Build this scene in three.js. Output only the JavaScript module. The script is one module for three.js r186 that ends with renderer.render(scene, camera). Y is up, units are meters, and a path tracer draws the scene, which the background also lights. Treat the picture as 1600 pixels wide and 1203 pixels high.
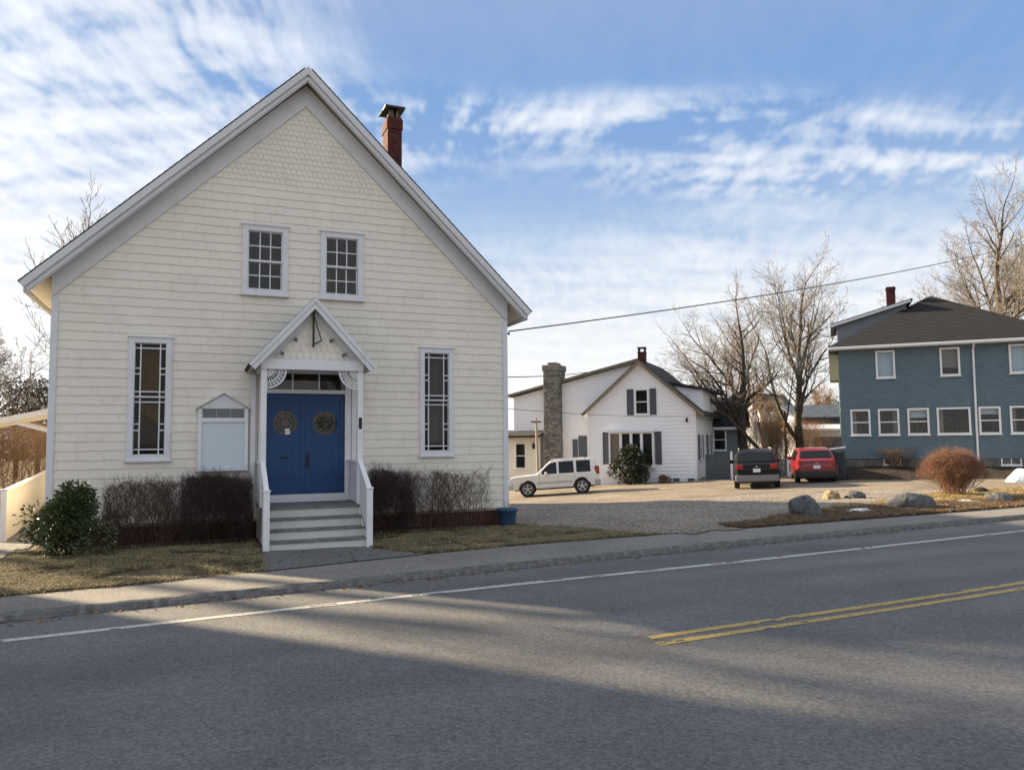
import * as THREE from 'three';
import { mergeGeometries, mergeVertices } from 'three/addons/utils/BufferGeometryUtils.js';
import { RoundedBoxGeometry } from 'three/addons/geometries/RoundedBoxGeometry.js';
import { ImprovedNoise } from 'three/addons/math/ImprovedNoise.js';

// ---------- camera, sky, sun, exposure ----------
const V = (x, y, z) => new THREE.Vector3(x, y, z);
const scene = new THREE.Scene();
const renderer = new THREE.WebGLRenderer({ antialias: true });
renderer.toneMapping = THREE.LinearToneMapping;
const EXPOSURE = 2.7;
renderer.toneMappingExposure = EXPOSURE * 1.27;
renderer.shadowMap.enabled = true;
const CAM = V(-2.232, 1.997, 17.984), FOCAL = 1203;
const YAW = 22.314 * Math.PI / 180, PITCH = 4.197 * Math.PI / 180, ROLL = -0.561 * Math.PI / 180;
const flatRight = V(Math.cos(YAW), 0, Math.sin(YAW)), flatForward = V(Math.sin(YAW), 0, -Math.cos(YAW));
const camForward = flatForward.clone().multiplyScalar(Math.cos(PITCH)).add(V(0, Math.sin(PITCH), 0));
const upPitched = V(0, Math.cos(PITCH), 0).addScaledVector(flatForward, -Math.sin(PITCH));
const camRight = flatRight.clone().multiplyScalar(Math.cos(ROLL)).addScaledVector(upPitched, Math.sin(ROLL));
const camUp = upPitched.clone().multiplyScalar(Math.cos(ROLL)).addScaledVector(flatRight, -Math.sin(ROLL));
const camera = new THREE.PerspectiveCamera(2 * Math.atan(601.5 / FOCAL) * 180 / Math.PI, 1600 / 1203, 0.1, 2000);
camera.position.copy(CAM);
camera.quaternion.setFromRotationMatrix(new THREE.Matrix4().makeBasis(camRight, camUp, camForward.clone().negate()));
scene.add(camera);
const rayTo = (px, py) => camForward.clone().addScaledVector(camRight, (px - 800) / FOCAL).addScaledVector(camUp, -(py - 601.5) / FOCAL);
const atDepth = (px, py, d) => CAM.clone().addScaledVector(rayTo(px, py), d);

const sunDir = V(-0.64, 0.425, -0.77).normalize();
const perlin = new ImprovedNoise();
const clamp = (v, a = 0, b = 1) => Math.min(b, Math.max(a, v));
const smooth = (a, b, v) => { const t = clamp((v - a) / (b - a)); return t * t * (3 - 2 * t); };
const mixN = (a, b, t) => a + (b - a) * t;
function fbm(x, y, z, oct = 5, gain = 0.5) {
  let s = 0, a = 0.5, f = 1;
  for (let i = 0; i < oct; i++) { s += a * perlin.noise(x * f + 17.3 * i, y * f + 5.1 * i, z * f); f *= 2.03; a *= gain; }
  return s;
}
const windX = Math.sin(YAW + 0.12), windZ = -Math.cos(YAW + 0.12);
function makeSky() {
  const W = 2048, H = 1024, data = new Float32Array(W * H * 4);
  for (let j = 0; j < H; j++) {
    const el = ((j + 0.5) / H - 0.5) * Math.PI, e = el * 180 / Math.PI;
    for (let i = 0; i < W; i++) {
      const az = ((i + 0.5) / W - 0.5) * 2 * Math.PI;
      const dx = Math.cos(az) * Math.cos(el), dz = Math.sin(az) * Math.cos(el), dy = Math.sin(el);
      let r, g, b;
      if (e < -1) { r = 0.3; g = 0.29; b = 0.28; } else {
        // azimuth measured from north-east street axis
        let a = Math.atan2(dx * flatRight.x + dz * flatRight.z, dx * flatForward.x + dz * flatForward.z) * 180 / Math.PI;
        const ee = Math.max(e, 0);
        const k = 1 / (Math.max(dy, 0) + 0.16), u = dx * k, v = dz * k;
        // coordinates along and across the high wind, which blows down the street axis
        const s1 = u * windX + v * windZ, s2 = -u * windZ + v * windX, r1 = u * 0.94 + v * 0.34, r2 = -u * 0.34 + v * 0.94;
        const wx = fbm(u * 1.3, v * 1.3, 3.1, 3) * 0.8, wy = fbm(u * 1.3, v * 1.3, 9.4, 3) * 0.8;
        const fine = fbm(r1 * 2.6 + wx * 1.4, r2 * 7.5 + wy * 1.4, 1.7, 6, 0.62);
        const ripple = fbm(s1 * 8 + wx * 4, s2 * 21 + wy * 6, 4.2, 5, 0.72);
        const broad = fbm(u * 0.9 + 2.2, v * 1.1 + 7.7, 2.5, 4);
        const wob = fbm(a * 0.07, ee * 0.12, 6.6, 4) * 7;
        const aw = a + wob;
        // cloud bank on the sunward side, two wisps running east, pale veil low down
        const leftBank = smooth(-2, -24, aw + (ee > 24 ? (ee - 24) * 0.9 : 0)) * smooth(-150, -110, a);
        const c1 = 23.1 - 0.0040 * a * a + wob * 0.22, c2 = 19.2 - 0.0022 * a * a + wob * 0.15;
        const east = smooth(-24, -6, a) * smooth(75, 50, a);
        const band1 = Math.exp(-Math.pow((ee - c1) / (ee > c1 ? 1.35 : 2.5), 2)) * east * mixN(1, 0.62, smooth(4, 20, a));
        const band2 = Math.exp(-Math.pow((ee - c2) / 1.2, 2)) * smooth(2, 14, a) * smooth(80, 55, a);
        const veil = smooth(18.5, 9, ee + wob * 0.5) * 0.8;
        const elsewhere = (1 - smooth(70, 45, Math.abs(a))) * (1 - leftBank) + smooth(36, 55, ee);  // heavier cloud outside the view, added to brighten the shaded facade
        let c = leftBank * (0.60 + fine * 1.2 + ripple * 0.9 + broad * 0.5)
          + band1 * (0.45 + fine * 1.75 + ripple * 0.95) + band2 * (0.42 + fine * 1.5 + ripple * 0.85) + 0.012 * (1 + ripple * 2)
          + veil * (0.62 + fine * 1.0 + ripple * 0.7 + broad * 0.4)
          + clamp(elsewhere) * clamp(0.74 + fine * 1.0 + broad * 1.0);
        c = clamp(c, 0, 1.4); c = 1 - Math.exp(-1.55 * c); c *= 1.08;
        c = clamp(c);
        const hi = smooth(4, 22, ee);
        const lilac = smooth(24, 31, ee);
        const br = mixN(0.31, 0.14, hi) + lilac * 0.06, bg = mixN(0.48, 0.285, hi) + lilac * 0.02, bb = mixN(0.70, 0.55, hi) - lilac * 0.02;
        const cw = 0.81 + fine * 0.12 + ripple * 0.08;
        r = mixN(br, 0.86 * cw, c); g = mixN(bg, 0.90 * cw, c); b = mixN(bb, 0.96 * cw, c);
        const hz = Math.exp(-Math.pow(ee / 12, 1.7)) * 0.95;
        r = mixN(r, 0.82, hz); g = mixN(g, 0.805, hz); b = mixN(b, 0.775, hz);
        const cs = clamp(dx * sunDir.x + dy * sunDir.y + dz * sunDir.z, -1, 1), ang = Math.acos(cs) * 180 / Math.PI;
        const gl = 0.5 * Math.exp(-ang / 12) + 0.06 * Math.exp(-ang / 40);
        r += gl; g += gl * 0.93; b += gl * 0.8;
      }
      const o = (j * W + i) * 4;
      data[o] = r / EXPOSURE; data[o + 1] = g / EXPOSURE; data[o + 2] = b / EXPOSURE; data[o + 3] = 1;
    }
  }
  const t = new THREE.DataTexture(data, W, H, THREE.RGBAFormat, THREE.FloatType);
  t.mapping = THREE.EquirectangularReflectionMapping; t.magFilter = THREE.LinearFilter; t.minFilter = THREE.LinearFilter;
  t.wrapS = THREE.RepeatWrapping; t.needsUpdate = true;
  return t;
}
const skyTexture = makeSky();
scene.background = skyTexture;
scene.environment = skyTexture;
const sun = new THREE.DirectionalLight(new THREE.Color().setRGB(1, 0.79, 0.52), 4.5);
sun.position.copy(sunDir).multiplyScalar(90); sun.castShadow = true; sun.shadow.radius = 2.2;
sun.shadow.mapSize.set(4096, 4096);
Object.assign(sun.shadow.camera, { left: -60, right: 60, top: 60, bottom: -60, near: 1, far: 220 });
scene.add(sun); scene.add(sun.target);

// ---------- helpers ----------
function rng(seed) { let a = seed >>> 0; return () => { a = (a + 0x6D2B79F5) | 0; let t = Math.imul(a ^ (a >>> 15), 1 | a); t = (t + Math.imul(t ^ (t >>> 7), 61 | t)) ^ t; return ((t ^ (t >>> 14)) >>> 0) / 4294967296; }; }
const taken = {};
function numbered(n) { taken[n] = (taken[n] ?? -1) + 1; return taken[n] ? `${n}_${String(taken[n]).padStart(3, '0')}` : n; }
function triUV(g) {
  const p = g.attributes.position, n = g.attributes.normal, uv = new Float32Array(p.count * 2);
  for (let i = 0; i < p.count; i++) {
    const ax = Math.abs(n.getX(i)), ay = Math.abs(n.getY(i)), az = Math.abs(n.getZ(i));
    if (az >= ax && az >= ay) { uv[2 * i] = p.getX(i); uv[2 * i + 1] = p.getY(i); }
    else if (ax >= ay) { uv[2 * i] = p.getZ(i); uv[2 * i + 1] = p.getY(i); }
    else { uv[2 * i] = p.getX(i); uv[2 * i + 1] = p.getZ(i); }
  }
  g.setAttribute('uv', new THREE.BufferAttribute(uv, 2));
  return g;
}
function join(gs) {
  gs = [gs].flat(3).filter(Boolean).map(g => {
    g = g.index ? g.toNonIndexed() : g;
    for (const k of Object.keys(g.attributes)) if (!['position', 'normal'].includes(k)) g.deleteAttribute(k);
    return g;
  });
  return triUV(gs.length > 1 ? mergeGeometries(gs) : gs[0]);
}
function mesh(name, gs, mat, parent = scene, kind) {
  const m = new THREE.Mesh(gs.isBufferGeometry && gs.userData.ready ? gs : join(gs), mat);
  m.name = parent === scene ? numbered(name) : name;
  m.castShadow = m.receiveShadow = true;
  if (kind) m.userData.kind = kind;
  parent.add(m);
  return m;
}
function tag(o, label, category, group) { o.userData.label = label; o.userData.category = category; if (group) o.userData.group = group; return o; }
function thing(name, label, category, pos = [0, 0, 0], turn = 0, group) {
  const o = new THREE.Group(); o.name = numbered(name); o.position.set(...pos); o.rotation.y = turn; scene.add(o);
  return tag(o, label, category, group);
}
function part(name, parent) { const g = new THREE.Group(); g.name = name; parent.add(g); return g; }
// box between corners
function bx(x0, x1, y0, y1, z0, z1, bevel = 0) {
  const w = Math.abs(x1 - x0), h = Math.abs(y1 - y0), d = Math.abs(z1 - z0);
  const g = bevel ? new RoundedBoxGeometry(w, h, d, 2, Math.min(bevel, w / 2.1, h / 2.1, d / 2.1)) : new THREE.BoxGeometry(w, h, d);
  return g.translate((x0 + x1) / 2, (y0 + y1) / 2, (z0 + z1) / 2);
}
// bar from a to b with rectangular section
function bar(a, b, w, d) {
  const A = V(...a), B = V(...b), L = A.distanceTo(B), g = new THREE.BoxGeometry(w, L, d);
  return g.applyQuaternion(new THREE.Quaternion().setFromUnitVectors(V(0, 1, 0), B.clone().sub(A).normalize())).translate((A.x + B.x) / 2, (A.y + B.y) / 2, (A.z + B.z) / 2);
}
function rod(a, b, r0, r1 = r0, seg = 8) {
  const A = V(...a), B = V(...b), L = A.distanceTo(B), g = new THREE.CylinderGeometry(r1, r0, L, seg);
  return g.applyQuaternion(new THREE.Quaternion().setFromUnitVectors(V(0, 1, 0), B.clone().sub(A).normalize())).translate((A.x + B.x) / 2, (A.y + B.y) / 2, (A.z + B.z) / 2);
}
// polygon in xy (with rectangular holes) extruded from z0 to z1
function prism(pts, z0, z1, holes = []) {
  const s = new THREE.Shape(pts.map(p => new THREE.Vector2(p[0], p[1])));
  for (const [x0, x1, y0, y1] of holes) s.holes.push(new THREE.Path([[x0, y0], [x0, y1], [x1, y1], [x1, y0]].map(p => new THREE.Vector2(...p))));
  return new THREE.ExtrudeGeometry(s, { depth: z1 - z0, bevelEnabled: false, curveSegments: 20 }).translate(0, 0, z0);
}
const frame4 = (x0, x1, y0, y1, w, z0, z1) => [bx(x0, x0 + w, y0, y1, z0, z1), bx(x1 - w, x1, y0, y1, z0, z1), bx(x0 + w, x1 - w, y0, y0 + w, z0, z1), bx(x0 + w, x1 - w, y1 - w, y1, z0, z1)];
// triangle collector for twigs, leaves and sheets
class Tri {
  constructor() { this.p = []; this.n = []; }
  tri(a, b, c) {
    const n = V(0, 0, 0).crossVectors(b.clone().sub(a), c.clone().sub(a)).normalize();
    for (const v of [a, b, c]) { this.p.push(v.x, v.y, v.z); this.n.push(n.x, n.y, n.z); }
  }
  quad(a, b, c, d) { this.tri(a, b, c); this.tri(a, c, d); }
  tube(pts, radii, sides = 3) {
    let prev = null; const t = V(0, 0, 0), e1 = V(0, 0, 0), e2 = V(0, 0, 0);
    for (let i = 0; i < pts.length; i++) {
      t.subVectors(pts[Math.min(i + 1, pts.length - 1)], pts[Math.max(i - 1, 0)]).normalize();
      if (Math.abs(t.y) < 0.9) e1.set(0, 1, 0).cross(t).normalize(); else e1.set(1, 0, 0).cross(t).normalize();
      e2.crossVectors(t, e1);
      const ring = [];
      for (let k = 0; k < sides; k++) {
        const a = k / sides * Math.PI * 2, c = Math.cos(a), s = Math.sin(a);
        const nx = e1.x * c + e2.x * s, ny = e1.y * c + e2.y * s, nz = e1.z * c + e2.z * s;
        ring.push([pts[i].x + nx * radii[i], pts[i].y + ny * radii[i], pts[i].z + nz * radii[i], nx, ny, nz]);
      }
      if (prev) for (let k = 0; k < sides; k++) {
        const k2 = (k + 1) % sides;
        for (const q of [prev[k], ring[k2], ring[k], prev[k], prev[k2], ring[k2]]) { this.p.push(q[0], q[1], q[2]); this.n.push(q[3], q[4], q[5]); }
      }
      prev = ring;
    }
  }
  geo() {
    const g = new THREE.BufferGeometry();
    g.setAttribute('position', new THREE.Float32BufferAttribute(this.p, 3));
    g.setAttribute('normal', new THREE.Float32BufferAttribute(this.n, 3));
    return g;
  }
}

// ---------- procedural textures ----------
function hash2(x, y, s) { let h = Math.imul(x, 374761393) ^ Math.imul(y, 668265263) ^ Math.imul(s, 974634777); h = Math.imul(h ^ (h >>> 13), 1274126177); return ((h ^ (h >>> 16)) >>> 0) / 4294967296; }
function vn(x, y, per, s) {
  const xi = Math.floor(x), yi = Math.floor(y), fx = x - xi, fy = y - yi, u = fx * fx * (3 - 2 * fx), v = fy * fy * (3 - 2 * fy);
  const m = n => ((n % per) + per) % per;
  const a = hash2(m(xi), m(yi), s), b = hash2(m(xi + 1), m(yi), s), c = hash2(m(xi), m(yi + 1), s), d = hash2(m(xi + 1), m(yi + 1), s);
  return mixN(mixN(a, b, u), mixN(c, d, u), v);
}
const tf = (u, v, base, oct, s) => { let r = 0, a = 0.5, f = base; for (let i = 0; i < oct; i++) { r += a * vn(u * f, v * f, f, s + i); f *= 2; a *= 0.5; } return r / (1 - Math.pow(0.5, oct)); };
function tex(size, metres, fn, colour = true) {
  const d = new Uint8Array(size * size * 4);
  for (let j = 0; j < size; j++) for (let i = 0; i < size; i++) {
    const c = fn((i + 0.5) / size, (j + 0.5) / size), o = (j * size + i) * 4;
    const q = Array.isArray(c) ? c : [c, c, c];
    for (let k = 0; k < 3; k++) d[o + k] = clamp(q[k]) * 255;
    d[o + 3] = 255;
  }
  const t = new THREE.DataTexture(d, size, size);
  if (colour) t.colorSpace = THREE.SRGBColorSpace;
  t.wrapS = t.wrapT = THREE.RepeatWrapping; t.magFilter = THREE.LinearFilter; t.minFilter = THREE.LinearMipmapLinearFilter; t.generateMipmaps = true;
  const [mx, my] = [metres].flat().length > 1 ? metres : [metres, metres];
  t.repeat.set(1 / mx, 1 / my); t.needsUpdate = true;
  return t;
}
const grey = (v, w = 0) => [v + w, v, v - w];
const lin = (r, g, b) => new THREE.Color().setRGB(r, g, b);
function mat(colour, rough = 0.8, o = {}) { return new THREE.MeshStandardMaterial({ color: colour, roughness: rough, ...o }); }
const T = {};
T.paint = tex(512, 1.7, (u, v) => { const n = tf(u, v, 4, 5, 1), s = tf(u * 1, v, 64, 2, 9), d = 0.5 * smooth(0.62, 0.8, tf(u, v, 8, 4, 31)); return [0.93 + 0.06 * n + 0.03 * (s - 0.5) - 0.05 * d, 0.93 + 0.06 * n + 0.03 * (s - 0.5) - 0.055 * d, 0.93 + 0.05 * n + 0.03 * (s - 0.5) - 0.07 * d]; });
T.paintBump = tex(256, 0.8, (u, v) => tf(u, v * 0.25 + 0.1, 16, 4, 5), false);
T.asphalt = tex(1024, 5.3, (u, v) => { const f = hash2(Math.floor(u * 1024), Math.floor(v * 1024), 3), m = tf(u, v, 256, 2, 11), c = tf(u, v, 6, 5, 12), st = f > 0.965 ? 0.16 : 0, dk = f < 0.05 ? -0.14 : 0; const p = smooth(0.60, 0.70, tf(u, v, 160, 2, 77)) * 0.06; const w = 0.80 + (m - 0.5) * 0.34 + (c - 0.5) * 0.08 + st + dk - p; return [w * 1.0, w * 0.995, w * 0.985]; });
T.asphaltBump = tex(1024, 5.3, (u, v) => { const m = tf(u, v, 256, 2, 11), c = tf(u, v, 128, 2, 12); return 0.5 * m + 0.4 * c; }, false);
T.gravel = tex(1024, 4.1, (u, v) => { const f = tf(u, v, 128, 2, 21), h = hash2(Math.floor(u * 300), Math.floor(v * 300), 4), c = tf(u, v, 5, 4, 22); const w = 0.62 + (f - 0.5) * 0.5 + (h - 0.5) * 0.28 + (c - 0.5) * 0.22; const q = hash2(Math.floor(u * 150), Math.floor(v * 150), 8) * 0.07; return [w + q, w + q * 0.4, w - q * 0.6]; });
T.gravelBump = tex(1024, 4.1, (u, v) => tf(u, v, 128, 3, 21), false);
T.earth = tex(1024, 3.7, (u, v) => { const f = tf(u, v, 96, 3, 41), s = tf(u, v * 0.5 + 0.2, 200, 1, 42), c = tf(u, v, 6, 4, 43); const w = 0.66 + (f - 0.5) * 0.6 + (s - 0.5) * 0.3 + (c - 0.5) * 0.3; return [w * 1.02, w, w * 0.94]; });
T.bark = tex(256, [0.7, 1.6], (u, v) => { const w = 0.55 + 0.6 * (tf(u, v * 0.125, 32, 3, 51) - 0.5) + 0.3 * (tf(u, v, 8, 3, 52) - 0.5); return [w, w * 0.97, w * 0.93]; });
T.grain = tex(512, [0.35, 2.2], (u, v) => { const w = 0.82 + 0.3 * (tf(u, v * 0.06, 64, 3, 61) - 0.5) + 0.16 * (tf(u, v, 6, 3, 62) - 0.5); return [w, w, w * 0.99]; });
T.rough = tex(512, 0.9, (u, v) => { const w = 0.75 + 0.42 * (tf(u, v, 10, 6, 71) - 0.5) + 0.2 * (tf(u, v, 128, 1, 73) - 0.5); return [w, w, w]; });
T.roughBump = tex(512, 0.9, (u, v) => tf(u, v, 10, 6, 71), false);
T.roof = tex(512, 1.3, (u, v) => { const w = 0.62 + 0.55 * (hash2(Math.floor(u * 256), Math.floor(v * 256), 6) - 0.5) + 0.5 * (tf(u, v, 6, 5, 81) - 0.5); return [w, w, w * 1.02]; });
T.plain = tex(256, 1.0, (u, v) => { const w = 0.9 + 0.14 * (tf(u, v, 6, 6, 91) - 0.5); return [w, w, w]; });

const M = {};
M.cream = [0, 1, 2, 3].map(i => mat(lin([0.875, 0.868, 0.88, 0.872][i], [0.826, 0.819, 0.832, 0.823][i], [0.738, 0.73, 0.745, 0.732][i]), 0.62, { map: T.paint, bumpMap: T.paintBump, bumpScale: 0.0015 }));
M.trim = mat(lin(0.76, 0.77, 0.82), 0.5, { map: T.paint, bumpMap: T.paintBump, bumpScale: 0.0008 });
M.trimGrey = mat(lin(0.72, 0.73, 0.76), 0.55, { map: T.paint, bumpMap: T.paintBump, bumpScale: 0.001 });
M.white = mat(lin(0.84, 0.85, 0.88), 0.5, { map: T.paint });
M.soffit = mat(lin(0.86, 0.815, 0.72), 0.6, { map: T.paint });
M.plaster = mat(lin(0.50, 0.43, 0.31), 0.9, { map: T.plain });
M.floorboard = mat(lin(0.22, 0.13, 0.07), 0.6, { map: T.grain });
M.stepTread = mat(lin(0.29, 0.29, 0.30), 0.75, { map: T.rough });
M.stepRiser = mat(lin(0.66, 0.65, 0.62), 0.7, { map: T.paint });
M.door = mat(lin(0.0015, 0.05, 0.175), 0.5, { map: T.paint, bumpMap: T.paintBump, bumpScale: 0.001 });
M.iron = mat(lin(0.02, 0.02, 0.022), 0.5, { metalness: 0.4 });
M.brick = [0, 1, 2].map(i => mat(lin([0.135, 0.11, 0.15][i], [0.03, 0.024, 0.035][i], [0.025, 0.02, 0.03][i]), 0.85, { map: T.rough, bumpMap: T.roughBump, bumpScale: 0.004 }));
M.brickLight = mat(lin(0.19, 0.05, 0.035), 0.9, { map: T.rough, bumpMap: T.roughBump, bumpScale: 0.004 });
M.mortar = mat(lin(0.10, 0.05, 0.045), 0.95, { map: T.rough });
M.roof = mat(lin(0.075, 0.075, 0.08), 0.95, { map: T.roof, bumpMap: T.roughBump, bumpScale: 0.006 });
M.glass = new THREE.MeshPhysicalMaterial({ color: lin(0.93, 0.95, 0.96), roughness: 0.03, transmission: 1, thickness: 0, ior: 1.35 });
M.glassDark = new THREE.MeshPhysicalMaterial({ color: lin(0.010, 0.012, 0.015), roughness: 0.05, ior: 1.36 });
const stained = (r, g, b) => new THREE.MeshPhysicalMaterial({ color: lin(r, g, b), roughness: 0.04, transmission: 1, thickness: 0, ior: 1.33 });
M.amber = stained(0.60, 0.53, 0.34); M.smoke = stained(0.62, 0.60, 0.60); M.purple = stained(0.10, 0.03, 0.05); M.green = stained(0.05, 0.07, 0.05); M.olive = stained(0.55, 0.5, 0.28); M.navy = stained(0.02, 0.02, 0.035);
M.asphalt = mat(lin(0.205, 0.205, 0.208), 0.9, { map: T.asphalt, bumpMap: T.asphaltBump, bumpScale: 0.006, vertexColors: true });
M.path = mat(lin(0.20, 0.20, 0.207), 0.92, { map: T.asphalt, bumpMap: T.asphaltBump, bumpScale: 0.005 });
M.sidewalk = mat(lin(0.32, 0.31, 0.30), 0.92, { map: T.asphalt, bumpMap: T.asphaltBump, bumpScale: 0.005, vertexColors: true });
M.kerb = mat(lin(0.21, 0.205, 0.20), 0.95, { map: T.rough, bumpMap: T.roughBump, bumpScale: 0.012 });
M.lineWhite = mat(lin(0.72, 0.72, 0.70), 0.7, { map: T.asphalt });
M.lineYellow = mat(lin(0.60, 0.43, 0.14), 0.7, { map: T.asphalt });
M.gravel = mat(lin(0.52, 0.475, 0.425), 0.95, { map: T.gravel, bumpMap: T.gravelBump, bumpScale: 0.02, vertexColors: true });
M.earth = mat(lin(1, 1, 1), 0.98, { map: T.earth, bumpMap: T.gravelBump, bumpScale: 0.02, vertexColors: true });
M.bark = mat(lin(0.24, 0.205, 0.175), 0.95, { map: T.bark });
M.barkPale = mat(lin(0.40, 0.355, 0.30), 0.95, { map: T.bark });
M.twig = mat(lin(0.25, 0.22, 0.195), 0.95);
M.twigBrown = mat(lin(0.27, 0.165, 0.09), 0.95);
M.twigDark = mat(lin(0.062, 0.039, 0.035), 0.95);
M.twigGrey = mat(lin(0.10, 0.066, 0.052), 0.95);
M.twigRed = mat(lin(0.235, 0.125, 0.08), 0.95);
M.leaf = new THREE.MeshPhysicalMaterial({ color: lin(0.055, 0.078, 0.025), roughness: 0.42, transmission: 0.15, thickness: 0 });
M.leafDark = mat(lin(0.025, 0.037, 0.016), 0.5);
M.conifer = mat(lin(0.03, 0.045, 0.02), 0.8);
M.snow = mat(lin(0.88, 0.9, 0.93), 0.7, { bumpMap: T.roughBump, bumpScale: 0.02 });
M.stone = mat(lin(0.16, 0.165, 0.175), 0.9, { map: T.rough, bumpMap: T.roughBump, bumpScale: 0.03 });
M.stoneSunlit = mat(lin(0.50, 0.38, 0.22), 0.9, { map: T.rough, bumpMap: T.roughBump, bumpScale: 0.03 });  // tan base colour stands for yellow sunlight on the rock
M.concrete = mat(lin(0.25, 0.245, 0.235), 0.92, { map: T.rough, bumpMap: T.roughBump, bumpScale: 0.008 });
M.mulch = mat(lin(0.075, 0.055, 0.042), 0.98, { map: T.earth, bumpMap: T.gravelBump, bumpScale: 0.03 });
M.vinyl = mat(lin(0.80, 0.815, 0.86), 0.55);
M.shutter = mat(lin(0.10, 0.115, 0.145), 0.6, { map: T.plain });
M.blue = [0, 1, 2].map(i => mat(lin([0.122, 0.128, 0.115][i], [0.180, 0.188, 0.172][i], [0.220, 0.229, 0.211][i]), 0.8, { map: T.paint, bumpMap: T.paintBump, bumpScale: 0.002 }));
M.slateWall = mat(lin(0.20, 0.225, 0.265), 0.75, { map: T.paint });
M.tan = mat(lin(0.34, 0.27, 0.19), 0.8, { map: T.rough });
M.fence = mat(lin(0.10, 0.12, 0.15), 0.8, { map: T.grain });
M.tyre = mat(lin(0.018, 0.018, 0.019), 0.85);
M.rim = mat(lin(0.45, 0.45, 0.46), 0.35, { metalness: 0.7 });
M.blackPlastic = mat(lin(0.02, 0.02, 0.022), 0.6);
M.tail = new THREE.MeshPhysicalMaterial({ color: lin(0.32, 0.015, 0.015), roughness: 0.15, clearcoat: 1 });
M.lampGlass = new THREE.MeshPhysicalMaterial({ color: lin(0.6, 0.6, 0.6), roughness: 0.15, clearcoat: 1 });
M.plate = mat(lin(0.7, 0.72, 0.75), 0.4);
M.planter = mat(lin(0.015, 0.055, 0.12), 0.5);
M.blind = mat(lin(0.42, 0.53, 0.62), 0.25);
M.curtain = mat(lin(0.16, 0.14, 0.12), 0.4);
M.cable = mat(lin(0.03, 0.03, 0.03), 0.7);

// ---------- terrain ----------
function curve(tab) {
  const n = tab.length, m = tab.map((p, i) => { const a = tab[Math.max(i - 1, 0)], b = tab[Math.min(i + 1, n - 1)]; return (b[1] - a[1]) / (b[0] - a[0]); });
  return x => {
    if (x <= tab[0][0]) return tab[0][1] + m[0] * (x - tab[0][0]);
    if (x >= tab[n - 1][0]) return tab[n - 1][1] + m[n - 1] * (x - tab[n - 1][0]);
    let i = 0; while (tab[i + 1][0] < x) i++;
    const h = tab[i + 1][0] - tab[i][0], t = (x - tab[i][0]) / h, t2 = t * t, t3 = t2 * t;
    return (2 * t3 - 3 * t2 + 1) * tab[i][1] + (t3 - 2 * t2 + t) * h * m[i] + (-2 * t3 + 3 * t2) * tab[i + 1][1] + (t3 - t2) * h * m[i + 1];
  };
}
const kerbZ = curve([[-40, 8.2], [-12, 6.7], [-4.5, 6.2], [-1.4, 5.93], [2.85, 5.52], [8.84, 4.97], [13, 4.72], [17.3, 4.5], [40, 3]]);
const edgeZ = curve([[-40, 9.6], [-12, 7.95], [-4.26, 7.4], [-1.46, 7.17], [2.29, 6.9], [7.35, 6.68], [15, 6.16], [40, 4.5]]);
const walkZ = curve([[-40, 6.6], [-12, 5.4], [-4.77, 4.88], [-3.14, 4.74], [-1.27, 4.42], [0.98, 3.96], [3.68, 3.55], [6.7, 3.43], [10.15, 3.4], [14.2, 3.3], [19.3, 3.1], [40, 1.6]]);
const centreZ = x => edgeZ(x) + 3.62;
const roadY = x => -0.2 + 0.006 * clamp(x, -60, 80);
const walkY = x => roadY(x) + 0.082;
function lotY(x, z) {
  const k = clamp(0.042 - 0.0028 * (x - 14.8), 0.012, 0.05);
  const lot = -0.05 + 0.007 * Math.min(x, 40) + Math.max(Math.min(z, 2), -24) * k;
  const pad = -0.05;
  const far = smooth(-26, -70, z) * 0.8;
  return mixN(pad, lot, smooth(4.5, 8.5, x)) + far;
}
function groundY(x, z) {
  const zk = kerbZ(x), zw = walkZ(x);
  if (z > zk) return roadY(x);
  if (z > zw) return walkY(x);
  const t = smooth(0, 3.2, zw - z);
  const bump = (fbm(x * 0.6, z * 0.6, 3.3, 3) * 0.05) * smooth(0, 0.8, zw - z);
  return mixN(walkY(x) - 0.005, lotY(x, z), t) + bump;
}
function groundAt(px, py) {
  const d = rayTo(px, py); let t = 4;
  for (; t < 200; t += 0.02) { const p = CAM.clone().addScaledVector(d, t); if (p.y <= groundY(p.x, p.z)) return p; }
  return CAM.clone().addScaledVector(d, 200);
}
function spaced(spec) { const r = []; for (const [a, b, s] of spec) for (let v = a; v < b - 1e-6; v += s) r.push(v); r.push(spec[spec.length - 1][1]); return r; }
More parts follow.
